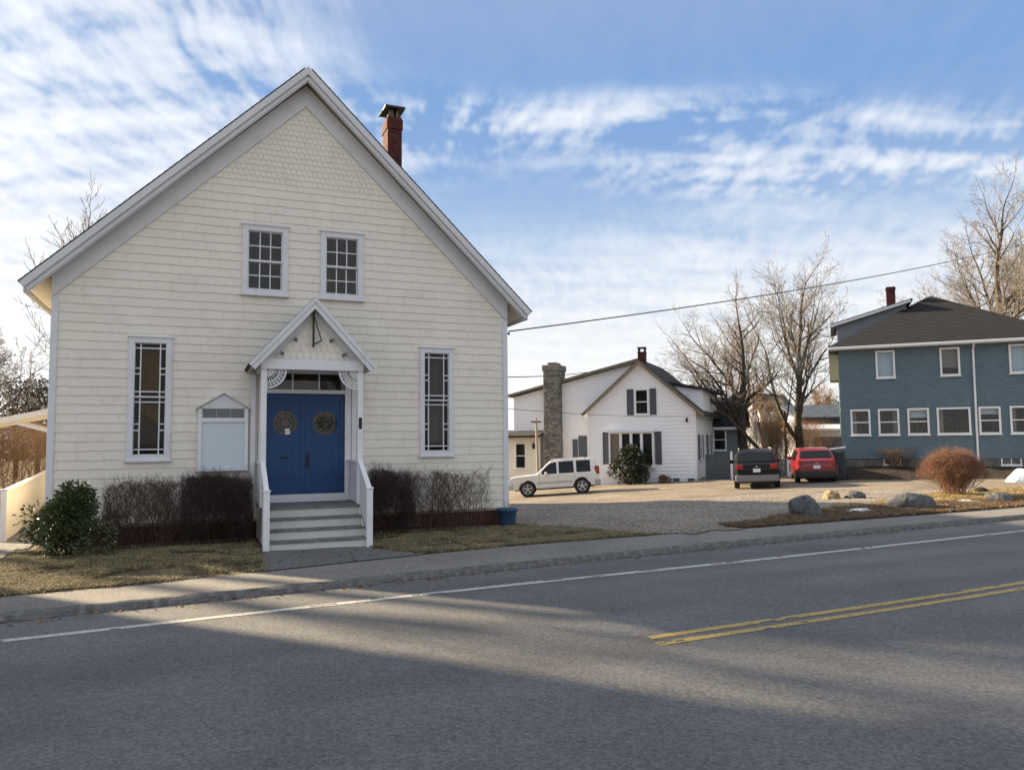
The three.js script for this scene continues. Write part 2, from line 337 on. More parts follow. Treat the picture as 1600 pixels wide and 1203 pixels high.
function sheet(xs, ts, zOf, yOf, colourOf, keep) {
  const pos = [], nor = [], col = [], P = (x, t) => { const z = zOf(x, t); return V(x, yOf(x, z), z); };
  const N = (x, t) => { const z = zOf(x, t), e = 0.05; return V(-(yOf(x + e, z) - yOf(x - e, z)) / (2 * e), 1, -(yOf(x, z + e) - yOf(x, z - e)) / (2 * e)).normalize(); };
  const grid = xs.map(x => ts.map(t => [P(x, t), N(x, t)]));
  for (let i = 0; i + 1 < xs.length; i++) for (let j = 0; j + 1 < ts.length; j++) {
    const q = [grid[i][j], grid[i][j + 1], grid[i + 1][j + 1], grid[i + 1][j]];
    if (keep && !keep((q[0][0].x + q[2][0].x) / 2, (q[0][0].z + q[2][0].z) / 2)) continue;
    const up = (q[1][0].z - q[0][0].z) > 0 ? [0, 1, 2, 0, 2, 3] : [0, 2, 1, 0, 3, 2];
    for (const k of up) { const [p, n] = q[k]; pos.push(p.x, p.y, p.z); nor.push(n.x, n.y, n.z); if (colourOf) col.push(...colourOf(p.x, p.z)); }
  }
  const g = new THREE.BufferGeometry();
  g.setAttribute('position', new THREE.Float32BufferAttribute(pos, 3));
  g.setAttribute('normal', new THREE.Float32BufferAttribute(nor, 3));
  triUV(g);
  if (colourOf) g.setAttribute('color', new THREE.Float32BufferAttribute(col, 3));
  g.userData.ready = true;
  return g;
}
const inPoly = (x, z, P) => { let c = false; for (let i = 0, j = P.length - 1; i < P.length; j = i++) if ((P[i][1] > z) !== (P[j][1] > z) && x < (P[j][0] - P[i][0]) * (z - P[i][1]) / (P[j][1] - P[i][1]) + P[i][0]) c = !c; return c; };
const lotPoly = [[5.35, 0.9], [5.9, 1.7], [6.5, 2.5], [7.3, 3.6], [9.6, 3.6], [9.3, 3.0], [10.6, 2.5], [13, 1.85], [16.5, 0.9], [19.5, -0.3], [23, -0.9], [30, -0.3], [44, 4], [46, 0], [36, -3.6], [27.8, -12.6], [31, -19], [26, -22], [24, -18.5], [19.2, -21.8], [12.5, -27], [5.3, -27]];
const onLot = (x, z) => inPoly(x + fbm(x * 1.1, z * 1.1, 8.1, 3) * 0.9, z + fbm(x * 1.1, z * 1.1, 2.1, 3) * 0.9, lotPoly);
function earthColour(x, z) {
  const n = fbm(x * 0.35, z * 0.35, 1.1, 4), f = fbm(x * 1.9, z * 1.9, 4.4, 3);
  const straw = [0.36, 0.29, 0.17], green = [0.15, 0.14, 0.07], dirt = [0.15, 0.115, 0.085];
  let c = straw.slice();
  const mixc = (o, t) => { t = clamp(t); c = c.map((v, i) => mixN(v, o[i], t)); };
  mixc(green, 0.2 + n * 1.3 - (x < -0.5 && z > 2.2 ? 0.35 : 0));
  mixc(dirt, 0.34 + f * 1.5 + n * 0.8);
  if (z < 1.3 && x > -5.2 && x < 5.2) mixc(dirt, smooth(1.7, 1.0, z));               // mulch line under the hedges
  if (x > 8.5 && z > 1.2) mixc([0.105, 0.07, 0.05], smooth(1.0, 2.0, z + f));        // bare soil along the stones
  return c;
}
const ground = mesh('ground', sheet(
  spaced([[-420, -100, 40], [-100, -30, 7], [-30, -8, 1], [-8, 26, 0.25], [26, 50, 1], [50, 120, 7], [120, 520, 40]]),
  spaced([[-520, -120, 40], [-120, -40, 5], [-40, -8, 0.8], [-8, 8, 0.2], [8, 30, 1.5], [30, 330, 50]]),
  (x, t) => t, (x, z) => groundY(x, z) - (z > walkZ(x) ? 0.06 : 0), earthColour), M.earth, scene, 'structure');

// road with worn wheel tracks
const roadFar = x => kerbZ(x) + 13.2;
const road = mesh('road', sheet(
  spaced([[-140, -16, 4], [-16, 24, 0.25], [24, 180, 4]]), spaced([[0, 1, 1 / 56]]),
  (x, t) => mixN(kerbZ(x) - 0.02, roadFar(x), t), (x, z) => roadY(x) - Math.pow((z - centreZ(x)) / 6, 2) * 0.02,
  (x, z) => {
    const d = z - centreZ(x), track = Math.exp(-Math.pow((Math.abs(d) - 1.0) / 0.35, 2)) + Math.exp(-Math.pow((Math.abs(d) - 2.75) / 0.35, 2));
    let w = 0.86 + fbm(x * 0.13, z * 0.9, 2.2, 4) * 0.5 + fbm(x * 1.1, z * 1.1, 7.2, 3) * 0.16 + track * 0.10;
    if (d < -3.75) w *= 1.06 + fbm(x * 0.7, z * 2.5, 5.5, 3) * 0.25;
    return [w * 0.985, w, w * 1.025];
  }), M.asphalt, scene, 'structure');
const roadTop = (x, z) => roadY(x) - Math.pow((z - centreZ(x)) / 6, 2) * 0.02 + 0.005;
const wornLine = seed => (x, z) => fbm(x * 2.3, z * 14, seed, 4) > -0.25 + (seed > 5 ? 0.1 * smooth(3.8, 2.3, x) : 0);
function stripe(name, zOf, w, m, x0, x1, seed) {
  return mesh(name, sheet(spaced([[x0, x1, 0.12]]), [-w / 2, -w / 6, w / 6, w / 2], (x, t) => zOf(x) + t * (1 + 0.1 * fbm(x * 1.3, 0, seed, 2)), roadTop, null, wornLine(seed)), m, scene, 'structure');
}
stripe('white_edge_line', edgeZ, 0.15, M.lineWhite, -40, 60, 3.7);
stripe('yellow_centre_line', x => centreZ(x) + 0.0, 0.125, M.lineYellow, 2.45, 60, 8.2);
stripe('yellow_centre_line', x => centreZ(x) + 0.26, 0.125, M.lineYellow, 2.38, 60, 12.9);

// pavement slab and dark kerb
mesh('sidewalk', sheet(spaced([[-60, -16, 2], [-16, 24, 0.25], [24, 80, 2]]), spaced([[0, 1, 1 / 8]]),
  (x, t) => mixN(walkZ(x) + fbm(x * 1.4, 1, 2, 3) * 0.1, kerbZ(x) - 0.10, t), x => walkY(x) + 0.004,
  (x, z) => { const w = 0.92 + fbm(x * 0.5, z * 0.8, 6.1, 4) * 0.35 + fbm(x * 3, z * 3, 9, 2) * 0.15; return [w, w * 0.99, w * 0.97]; }), M.sidewalk, scene, 'structure');
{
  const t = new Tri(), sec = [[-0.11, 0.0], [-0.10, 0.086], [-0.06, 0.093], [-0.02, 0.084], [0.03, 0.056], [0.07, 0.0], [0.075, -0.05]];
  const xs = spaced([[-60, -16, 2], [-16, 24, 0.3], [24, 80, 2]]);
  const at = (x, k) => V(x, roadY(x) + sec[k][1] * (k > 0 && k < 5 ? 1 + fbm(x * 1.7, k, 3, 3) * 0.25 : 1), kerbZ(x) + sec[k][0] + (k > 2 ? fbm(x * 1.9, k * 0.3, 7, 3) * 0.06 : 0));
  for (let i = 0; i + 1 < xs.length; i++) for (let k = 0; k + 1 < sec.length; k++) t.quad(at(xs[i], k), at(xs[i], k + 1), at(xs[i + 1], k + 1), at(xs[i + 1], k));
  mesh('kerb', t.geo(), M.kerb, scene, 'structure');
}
// asphalt path from the pavement to the church steps
mesh('path', sheet(spaced([[-1.25, 1.75, 0.12]]), spaced([[0, 1, 0.1]]), (x, t) => mixN(1.9, walkZ(x) + 0.03, t), (x, z) => groundY(x, z) + 0.02,
  null, (x, z) => x > -1.1 + fbm(z * 2, 1, 1, 2) * 0.25 - (z - 2.4) * 0.02 && x < 1.05 + smooth(2.6, 3.8, z) * 0.75 + fbm(z * 2, 5, 1, 2) * 0.3), M.path, scene, 'structure');
// gravel lot
mesh('gravel_lot', sheet(spaced([[5, 26, 0.2], [26, 48, 0.6]]), spaced([[-28, -8, 0.5], [-8, 5, 0.2]]), (x, t) => t, (x, z) => groundY(x, z) + 0.022,
  (x, z) => { const w = 0.9 + fbm(x * 0.3, z * 0.5, 5, 4) * 0.5 + fbm(x * 2, z * 2, 1, 2) * 0.15; return [w, w * 0.985, w * 0.965]; },
  (x, z) => onLot(x, z)), M.gravel, scene, 'structure');
// concrete walk beside the church's left wall
mesh('side_walk', sheet(spaced([[-9.5, -5.3, 0.2]]), spaced([[-6, 4.8, 0.2]]), (x, t) => t, (x, z) => groundY(x, z) + 0.02, null,
  (x, z) => x > -9.2 && x < -5.35 - smooth(0, 4.5, z) * 0.9 + fbm(x, z * 2, 2, 2) * 0.2), M.concrete, scene, 'structure');

// dry lawn and verge, tufts and fallen leaves
const dummy = new THREE.Object3D();
function scatter(name, label, category, geo, m, n, seed, place) {
  const r = rng(seed), im = new THREE.InstancedMesh(geo, m, n); let k = 0;
  for (let tries = 0; k < n && tries < n * 12; tries++) { const q = place(r); if (!q) continue; dummy.position.set(q.x, q.y, q.z); dummy.rotation.set(q.rx || 0, r() * 6.28, q.rz || 0); dummy.scale.set(q.s, q.sy || q.s, q.s); dummy.updateMatrix(); im.setMatrixAt(k, dummy.matrix); im.setColorAt(k, q.c); k++; }
  im.count = k; im.name = numbered(name); im.castShadow = im.receiveShadow = true; im.userData.kind = 'stuff'; scene.add(im);
  return tag(im, label, category);
}
function tuftGeo(seed) {
  const r = rng(seed), t = new Tri();
  for (let i = 0; i < 7; i++) {
    const a = r() * 6.28, l = 0.04 + r() * 0.05, o = r() * 0.03, b = V(Math.cos(a) * o, -0.005, Math.sin(a) * o), w = V(-Math.sin(a), 0, Math.cos(a)).multiplyScalar(0.0035);
    const out = 0.4 + r() * 1.1, m = V(b.x + Math.cos(a) * l * out * 0.4, l * 0.7, b.z + Math.sin(a) * l * out * 0.4), e = V(b.x + Math.cos(a) * l * out, l * (0.9 - out * 0.3), b.z + Math.sin(a) * l * out);
    t.quad(b.clone().sub(w), b.clone().add(w), m.clone().add(w), m.clone().sub(w)); t.tri(m.clone().sub(w), m.clone().add(w), e);
  }
  return t.geo();
}
const M_blade = new THREE.MeshStandardMaterial({ color: 0xffffff, roughness: 0.9, side: THREE.DoubleSide });
const strawTones = [lin(0.40, 0.32, 0.18), lin(0.30, 0.24, 0.13), lin(0.22, 0.19, 0.10), lin(0.15, 0.15, 0.07), lin(0.19, 0.14, 0.09)];
scatter('lawn_grass', 'dry straw coloured lawn grass in front of the church hedges', 'grass', tuftGeo(4), M_blade, 30000, 11, r => {
  const x = -6.4 + r() * 15, z = 0.6 + r() * 4.4;
  if (z > walkZ(x) - 0.02 + fbm(x * 1.4, 1, 2, 3) * 0.1 + (r() < 0.1 ? 0.06 : 0) || (x > -1.1 && x < 1.05 + smooth(2.6, 3.8, z) * 0.75) || onLot(x, z) || (x < -5.4 && z < 3)) return null;
  if (z < 1.3 && r() < 0.75 && Math.abs(x) < 5) return null;
  const pt = fbm(x * 0.9, z * 1.3, 6.6, 3); if (pt < 0.05 && r() < 0.55 - pt * 2) return null;
  const c = strawTones[Math.floor(r() * 5)].clone().multiplyScalar(0.72 + r() * 0.45);
  return { x, y: groundY(x, z), z, s: 0.6 + r() * 0.7, rz: (r() - 0.5) * 0.5, c };
});
scatter('verge_grass', 'dead brown grass on the verge among the boulders', 'grass', tuftGeo(9), M_blade, 24000, 12, r => {
  const x = 9.2 + r() * 19, z = -1.5 + r() * 5;
  if (z > walkZ(x) - 0.05 || onLot(x, z)) return null;
  const c = (z > 1.6 ? [lin(0.16, 0.10, 0.06), lin(0.22, 0.15, 0.08), lin(0.12, 0.085, 0.05)] : [lin(0.42, 0.32, 0.15), lin(0.34, 0.25, 0.11), lin(0.24, 0.17, 0.08)])[Math.floor(r() * 3)].clone().multiplyScalar(0.75 + r() * 0.5);
  return { x, y: groundY(x, z), z, s: 0.7 + r() * 1.1, rz: (r() - 0.5) * 0.6, c };
});
{
  const t = new Tri(); t.tri(V(-0.03, 0, 0), V(0, 0.008, 0.022), V(0.035, 0.006, 0)); t.tri(V(-0.03, 0, 0), V(0.035, 0.006, 0), V(0, 0.004, -0.022));
  scatter('fallen_leaves', 'scattered brown fallen leaves along hedges and pavement edge', 'leaves', t.geo(), M_blade, 1300, 13, r => {
    const edge = r() < 0.4, x = -6 + r() * (edge ? 26 : 12); let z = edge ? kerbZ(x) + 0.08 + r() * r() * 0.5 : 0.5 + r() * 3.6;
    if (!edge && (z > walkZ(x) || (x > -1.1 && x < 1.1 && z < 2.5))) return null;
    return { x, y: (edge ? roadTop(x, z) : groundY(x, z) + 0.02) + 0.004, z, s: 0.5 + r() * 0.8, rx: (r() - 0.5) * 0.8, c: lin(0.12 + r() * 0.08, 0.08 + r() * 0.045, 0.05) };
  });
  const pb = new THREE.IcosahedronGeometry(1, 0); pb.scale(1, 0.65, 0.85);
  scatter('loose_pebbles', 'loose grey pebbles along the edge of the gravel lot', 'pebbles', pb, M_blade, 9000, 14, r => {
    const x = 5.3 + r() * 16, z = -6 + r() * 10;
    if (!onLot(x, z)) return null;
    const v = 0.2 + r() * 0.28; return { x, y: groundY(x, z) + 0.026, z, s: 0.008 + r() * 0.014, c: lin(v * 1.04, v, v * 0.95) };
  });
}

// ---------- church ----------
const church = thing('church', 'cream shingled gable church with blue double doors and a front porch', 'church', [0, 0, 0]);
const RS = 0.96, SID = 9.85;                       // rake of the wall line
const tallWins = [-3.163, 3.163], upperWins = [-0.86, 0.86];
const openings = [
  ...tallWins.map(c => [c - 0.36, c + 0.36, 1.735, 4.215]),
  ...upperWins.map(c => [c - 0.42, c + 0.42, 5.42, 6.85]),
  [-0.86, 0.99, 0.66, 3.62],
];
const DEPTH = -16.3;
{
  const outline = [[-4.98, 0.3], [4.98, 0.3], [4.98, 5.575], [0, 10.435], [-4.98, 5.575]];
  mesh('front_wall_core', prism(outline, -0.17, -0.03, openings), M.plaster, church);
  mesh('rear_wall_core', prism(outline, DEPTH, DEPTH + 0.14), M.plaster, church);
  // side walls with four windows each
  const sideHoles = [-3, -6.5, -10, -13.5].map(z => [z - 0.36, z + 0.36, 1.735, 4.215]);
  const side = s => prism([[DEPTH + 0.14, 0.3], [-0.17, 0.3], [-0.17, 5.3], [DEPTH + 0.14, 5.3]], 0, 0.13, sideHoles).rotateY(-Math.PI / 2).translate(s > 0 ? 4.98 : -4.85, 0, 0);
  for (const s of [-1, 1]) mesh('side_wall_core', side(s), M.plaster, church);
  const skin = s => prism([[DEPTH, 0.38], [-0.03, 0.38], [-0.03, 5.25], [DEPTH, 5.25]], 0, 0.02, sideHoles).rotateY(-Math.PI / 2).translate(s > 0 ? 5.002 : -4.982, 0, 0);
  for (const s of [-1, 1]) mesh('side_siding', skin(s), M.cream[0], church);
  mesh('ceiling', bx(-4.84, 4.84, 5.02, 5.14, DEPTH + 0.15, -0.18), M.plaster, church);
  mesh('interior_floor', bx(-4.84, 4.84, 0.5, 0.66, DEPTH + 0.15, -0.18), M.floorboard, church);
  for (const s of [-1, 1]) for (const z of [-3, -6.5, -10, -13.5]) {
    const w = part('side_window', church), x = s * 4.995;
    mesh('casing', frame4(z - 0.42, z + 0.42, 1.67, 4.28, 0.1, -0.02, 0.03).map(q => q.rotateY(-Math.PI / 2).translate(x + 0.01 * s, 0, 0)), M.trim, w);
    mesh('pane', bx(x - s * 0.09 - 0.003, x - s * 0.09 + 0.003, 1.75, 4.2, z - 0.35, z + 0.35), M.amber, w);
  }
}
// foundation of painted brick
{
  const f = part('foundation', church), r = rng(5);
  mesh('base_wall', [bx(-4.93, 4.93, -0.5, 0.37, -0.3, -0.065), bx(-4.93, -4.7, -0.5, 0.37, DEPTH + 0.06, -0.31), bx(4.7, 4.93, -0.5, 0.37, DEPTH + 0.06, -0.31)], M.mortar, f);
  const sets = [[], [], []];
  for (let c = 0; c < 8; c++) for (let i = 0; i < 49; i++) {
    const x0 = -4.95 + i * 0.205 + (c % 2) * 0.1, y0 = -0.24 + c * 0.075, x1 = Math.min(x0 + 0.195, 4.95); if (x1 - x0 < 0.05) continue;
    sets[Math.floor(r() * 3)].push(bx(x0, x1, y0, y0 + 0.066, -0.075, -0.052 + r() * 0.004));
  }
  sets.forEach((s, i) => mesh('brick_courses', s, M.brick[i], f, 'stuff'));
  mesh('basement_vent', [...frame4(2.35, 2.75, 0.02, 0.26, 0.03, -0.05, -0.035), ...[0.07, 0.12, 0.17].map(y => bx(2.39, 2.71, y, y + 0.012, -0.05, -0.038))], M.concrete, f);
}
// wall shingles, clipped to the rake and the openings
const clipHP = (poly, a, b, c) => { const o = []; for (let i = 0; i < poly.length; i++) { const p = poly[i], q = poly[(i + 1) % poly.length], dp = a * p[0] + b * p[1] - c, dq = a * q[0] + b * q[1] - c; if (dp <= 0) o.push(p); if ((dp < 0 && dq > 0) || (dp > 0 && dq < 0)) { const t = dp / (dp - dq); o.push([p[0] + (q[0] - p[0]) * t, p[1] + (q[1] - p[1]) * t]); } } return o; };
function cutOut(polys, [x0, x1, y0, y1]) {
  const out = [];
  for (const p of polys) {
    const xs = p.map(q => q[0]), ys = p.map(q => q[1]);
    if (Math.max(...xs) <= x0 || Math.min(...xs) >= x1 || Math.max(...ys) <= y0 || Math.min(...ys) >= y1) { out.push(p); continue; }
    const mid = clipHP(clipHP(p, -1, 0, -x0), 1, 0, x1);
    out.push(clipHP(p, 1, 0, x0), clipHP(p, -1, 0, -x1), clipHP(mid, 0, 1, y0), clipHP(mid, 0, -1, -y1));
  }
  return out.filter(p => p.length > 2);
}
const area = p => { let s = 0; p.forEach((a, i) => { const b = p[(i + 1) % p.length]; s += a[0] * b[1] - b[0] * a[1]; }); return s / 2; };
function shinglePlate(poly, y0, y1, zTop, zBot, zBack) {
  if (area(poly) < 0) poly = poly.slice().reverse();
  const pts = poly.map(p => new THREE.Vector2(...p)), idx = THREE.ShapeUtils.triangulateShape(pts, []), t = new Tri();
  const zf = y => mixN(zBot, zTop, clamp((y - y0) / (y1 - y0))), F = poly.map(p => V(p[0], p[1], zf(p[1])));
  for (const [a, b, c] of idx) t.tri(F[a], F[b], F[c]);
  poly.forEach((p, i) => { const q = poly[(i + 1) % poly.length], j = (i + 1) % poly.length; t.quad(V(p[0], p[1], zBack), V(q[0], q[1], zBack), F[j], F[i]); });
  return t.geo();
}
{
  const wall = part('front_siding', church), r = rng(21), holes = openings.map(([a, b, c, d]) => [a - 0.02, b + 0.02, c - 0.02, d + 0.02]);
  holes[holes.length - 1] = [-0.97, 1.10, 0.3, 3.72];
  const EXP = 0.1905, pieces = [];
  for (let row = 0; row < 40; row++) {
    const y0 = 0.365 + row * EXP, y1 = y0 + EXP + 0.025, jit = (r() - 0.5) * 0.006;
    for (let x = -5 - r() * 0.4, wd = 0; x < 5; x += wd) {
      wd = 0.26 + r() * 0.34; const n = 6, poly = [], ph = r() * 6.28, lift = jit + (r() - 0.5) * 0.011;
      for (let i = 0; i <= n; i++) { const xx = x + 0.0012 + (wd - 0.0024) * i / n; poly.push([xx, y0 + lift + 0.004 * Math.sin(i / n * 6.28 + ph) + (r() - 0.5) * 0.002]); }
      poly.push([x + wd - 0.0012, y1], [x + 0.0012, y1]);
      let ps = [clipHP(clipHP(clipHP(clipHP(poly, 1, 0, 4.985), -1, 0, 4.985), RS, 1, SID + 0.13), -RS, 1, SID + 0.13)].filter(p => p.length > 2);
      for (const h of holes) ps = cutOut(ps, h);
      for (const p of ps) { const a = Math.abs(area(p)); if (a > 0.002) pieces.push({ p, y0, y1, a, t: (r() - 0.5) * 0.0012, m: Math.floor(r() * 4) }); }
    }
  }
  pieces.sort((a, b) => b.a - a.a);
  const rest = [[], [], [], []];
  pieces.forEach((q, i) => {
    const g = shinglePlate(q.p, q.y0, q.y1, -0.024, -0.007 + q.t, -0.03);
    if (i < 300) mesh('shingle', g, M.cream[q.m], wall); else rest[q.m].push(g);
  });
  rest.forEach((g, i) => g.length && mesh('shingle_offcuts', g, M.cream[i], wall, 'stuff'));
  // scalloped gable
  const sc = [[], [], []]; const w = 0.121, ex = 0.131;
  for (let row = 0; row < 17; row++) {
    const y0 = 7.93 + row * ex, y1 = y0 + ex + 0.06;
    for (let x = -2.5 + (row % 2) * w / 2; x < 2.5; x += w) {
      const poly = []; for (let i = 0; i <= 10; i++) { const a = Math.PI + Math.PI * i / 10; poly.push([x + w / 2 + Math.cos(a) * (w / 2 - 0.002), y0 + 0.048 + Math.sin(a) * 0.048 + (r() - 0.5) * 0.002]); }
      poly.push([x + w - 0.002, y1], [x + 0.002, y1]);
      const p = clipHP(clipHP(poly, RS, 1, SID + 0.13), -RS, 1, SID + 0.13);
      if (p.length > 2 && Math.abs(area(p)) > 0.001) sc[Math.floor(r() * 3)].push(shinglePlate(p, y0, y1, -0.022, -0.004, -0.03));
    }
  }
  sc.forEach((g, i) => mesh('scallop_shingles', g, M.cream[i], wall, 'stuff'));
}
// trim: corner boards, frieze along the rakes
for (const s of [-1, 1]) {
  mesh('corner_board', bx(s * 4.90, s * 5.028, 0.345, 5.06, -0.10, 0.024, 0.006), M.trim, church);
  const X = v => s * v;
  mesh('frieze_board', prism([[0, SID], [X(5.028), SID - RS * 5.028 + 0.02], [X(5.028), SID - RS * 5.028 + 0.52], [0, SID + 0.5]], -0.028, 0.028), M.trimGrey, church);
  mesh('frieze_moulding', prism([[0, SID + 0.40], [X(5.03), SID - RS * 5.03 + 0.42], [X(5.03), SID - RS * 5.03 + 0.5], [0, SID + 0.48]], 0.029, 0.06), M.trimGrey, church);
}
// roof slabs with fascia and crown
const AP = 10.68, EX = 5.56, EY = 5.26, sl = (AP - EY) / EX, nl = Math.hypot(1, sl);
const rakePoly = (s, t0, t1, ext = 0) => { const nx = -sl / nl, ny = -1 / nl, e = [EX + ext / nl, EY - ext * sl / nl]; return [[0, AP - t0 * nl], [s * (e[0] + nx * t0), e[1] + ny * t0], [s * (e[0] + nx * t1), e[1] + ny * t1], [0, AP - t1 * nl]]; };
for (const s of [-1, 1]) {
  const rf = part('roof', church);
  mesh('roof_slab', prism(rakePoly(s, 0.012, 0.15), DEPTH - 0.3, 0.285), M.roof, rf);
  const courses = [];
  for (let k = 0; k < 52; k++) { const d0 = k * 0.15, L = EX * nl; if (d0 + 0.15 > L) break; const a = d0 / nl, b = (d0 + 0.16) / nl; courses.push(prism([[s * (EX - a), EY + sl * a - 0.012], [s * (EX - a), EY + sl * a + 0.012], [s * (EX - b), EY + sl * b + 0.004], [s * (EX - b), EY + sl * b - 0.012]], DEPTH - 0.33, 0.40)); }
  mesh('roof_shingle_courses', courses, M.roof, rf, 'stuff');
  mesh('soffit', prism(rakePoly(s, 0.152, 0.175, -0.02), DEPTH - 0.28, 0.284), M.soffit, rf);
  mesh('rake_fascia', prism(rakePoly(s, 0.022, 0.262), 0.287, 0.335), M.trimGrey, rf);
  mesh('rake_bead', prism(rakePoly(s, 0.205, 0.235), 0.3355, 0.362), M.trim, rf);
  mesh('rake_crown', prism(rakePoly(s, 0.02, 0.15), 0.3355, 0.392), M.trimGrey, rf);
  mesh('eave_fascia', bar([s * (EX - 0.095), EY - 0.10, 0.284], [s * (EX - 0.095), EY - 0.10, DEPTH - 0.28], 0.03, 0.2).rotateZ(0), M.trimGrey, rf);
}
// chimney, brick by brick
{
  const c = part('chimney', church), r = rng(9), x0 = 2.64, x1 = 3.06, z0 = -3.68, z1 = -3.02, sets = [[], []];
  mesh('flue_core', bx(x0 + 0.02, x1 - 0.02, 7.2, 11.28, z0 + 0.02, z1 - 0.02), M.mortar, c);
  for (let k = 0; k < 55; k++) {
    const y = 7.3 + k * 0.0725, e = k > 49 && k < 54 ? 0.025 : 0, a = x0 - e, b = x1 + e, p = z0 - e, q = z1 + e, o = k % 2;
    const put = (X0, X1, Z0, Z1) => sets[r() < 0.6 ? 0 : 1].push(bx(X0, X1, y, y + 0.064, Z0, Z1));
    const nx = 2, nz = 3, lx = (b - a) / nx, lz = (q - p - 0.2) / nz;
    for (let i = 0; i < nx; i++) { const cut = o ? lx * 0.45 : 0; const A = a + i * lx + (i ? cut : 0), B = a + (i + 1) * lx + (i < nx - 1 ? cut : 0); put(A + 0.004, B - 0.004, q - 0.1, q); put(A + 0.004, B - 0.004, p, p + 0.1); }
    for (let i = 0; i < nz; i++) { const Z = p + 0.1 + i * lz; put(a, a + 0.1, Z + 0.004, Z + lz - 0.004); put(b - 0.1, b, Z + 0.004, Z + lz - 0.004); }
  }
  mesh('brick_courses', sets[0], M.brick[2], c, 'stuff'); mesh('brick_courses', sets[1], M.brickLight, c, 'stuff');
  mesh('clay_flue', [bx(x0 + 0.07, x0 + 0.2, 11.28, 11.52, z0 + 0.12, z1 - 0.1), bx(x1 - 0.14, x1 - 0.08, 11.28, 11.52, z0 + 0.12, z1 - 0.1), bx(x0 + 0.2, x1 - 0.14, 11.28, 11.5, z0 + 0.25, z1 - 0.25)], M.tan, c);
  mesh('cap', [bx(x0 - 0.08, x1 + 0.08, 11.52, 11.58, z0 - 0.06, z1 + 0.06), bar([x0 - 0.08, 11.55, z0], [x0 - 0.17, 11.36, z0], 0.02, 0.1).translate(0, 0, 0.3)], M.iron, c);
}
// tall border-pane windows
function tallWindow(cx, centre, seed) {
  const w = part('tall_window', church), r = rng(seed), x0 = cx - 0.421, x1 = cx + 0.421, y0 = 1.672, y1 = 4.279;
  mesh('casing', [...frame4(x0, x1, y0, y1, 0.115, -0.028, 0.034), bx(x0 - 0.025, x1 + 0.025, y1, y1 + 0.035, -0.02, 0.06), bx(x0 - 0.03, x1 + 0.03, y0 - 0.03, y0 + 0.012, -0.02, 0.07)], M.trim, w);
  const a = x0 + 0.115, b = x1 - 0.115, W = b - a, mid = 3.02, mun = 0.026, sideW = 0.105;
  mesh('sash', [...frame4(a - 0.02, b + 0.02, y0 + 0.1, mid + 0.02, 0.032, -0.09, -0.055), ...frame4(a - 0.02, b + 0.02, mid - 0.02, y1 - 0.1, 0.032, -0.052, -0.02)], M.trim, w);
  const muns = []; const toned = [M.navy, M.navy, M.navy, M.green, M.purple];
  for (const [p, q, z] of [[y0 + 0.13, mid - 0.01, -0.072], [mid + 0.01, y1 - 0.13, -0.036]]) {
    const xs = [a + 0.008, a + 0.012 + sideW, b - 0.012 - sideW, b - 0.008], h = q - p;
    for (const x of [xs[1], xs[2]]) muns.push(bx(x - mun / 2, x + mun / 2, p, q, z - 0.012, z + 0.012));
    for (const y of [p + h * 0.085, q - h * 0.085]) muns.push(bx(xs[0], xs[3], y - mun / 2, y + mun / 2, z - 0.0125, z + 0.0125));
    const rows = [p, p + h * 0.085, p + h * 0.42, p + h * 0.53, q - h * 0.085, q];
    for (let k = 0; k + 1 < rows.length; k++) for (const c of [0, 2]) {
      if (k === 2 || k === 1) muns.push(bx(xs[c], xs[c + 1], rows[k + 1] - mun / 2, rows[k + 1] + mun / 2, z - 0.0118, z + 0.0118));
      const odd = cx < 0 && c === 0 && ((p < 2 && k === 1) ? M.olive : (p > 2 && k === 1) ? M.purple : null);
      mesh('pane', bx(xs[c] + 0.002, xs[c + 1] - 0.002, rows[k] + 0.002, rows[k + 1] - 0.002, z - 0.002, z + 0.002), odd || toned[Math.floor(r() * 5)], w);
    }
    mesh('pane', bx(xs[1], xs[2], rows[0], rows[1], z - 0.002, z + 0.002), M.navy, w);
    mesh('pane', bx(xs[1], xs[2], rows[1], rows[4], z - 0.002, z + 0.002), centre, w);
    mesh('pane', bx(xs[1], xs[2], rows[4], rows[5], z - 0.002, z + 0.002), M.navy, w);
  }
  mesh('muntin', muns, M.trim, w);
}
tallWindow(-3.163, M.amber, 3); tallWindow(3.163, M.smoke, 4);
// cloth inside the tall windows: added ochre sheet on the left imitating a sunlit inner wall, a grey shade on the right
{
  const d = part('added_cloth', church), folds = (x0, x1, y0of, y1, z, m) => { const t = new Tri(), n = 40, Z = x => z + 0.018 * Math.sin(x * 58) + 0.008 * Math.sin(x * 131); for (let i = 0; i < n; i++) { const a = mixN(x0, x1, i / n), b = mixN(x0, x1, (i + 1) / n); t.quad(V(a, y0of(a), Z(a)), V(b, y0of(b), Z(b)), V(b, y1, Z(b)), V(a, y1, Z(a))); } return mesh('cloth', t.geo(), m, d); };
  folds(-3.55, -2.78, x => 2.86 - (x + 3.55) * 0.72, 4.2, -0.24, mat(lin(0.56, 0.45, 0.17), 0.9));
  folds(2.78, 3.55, x => 1.75, 4.2, -0.24, mat(lin(0.42, 0.40, 0.38), 0.9));
}
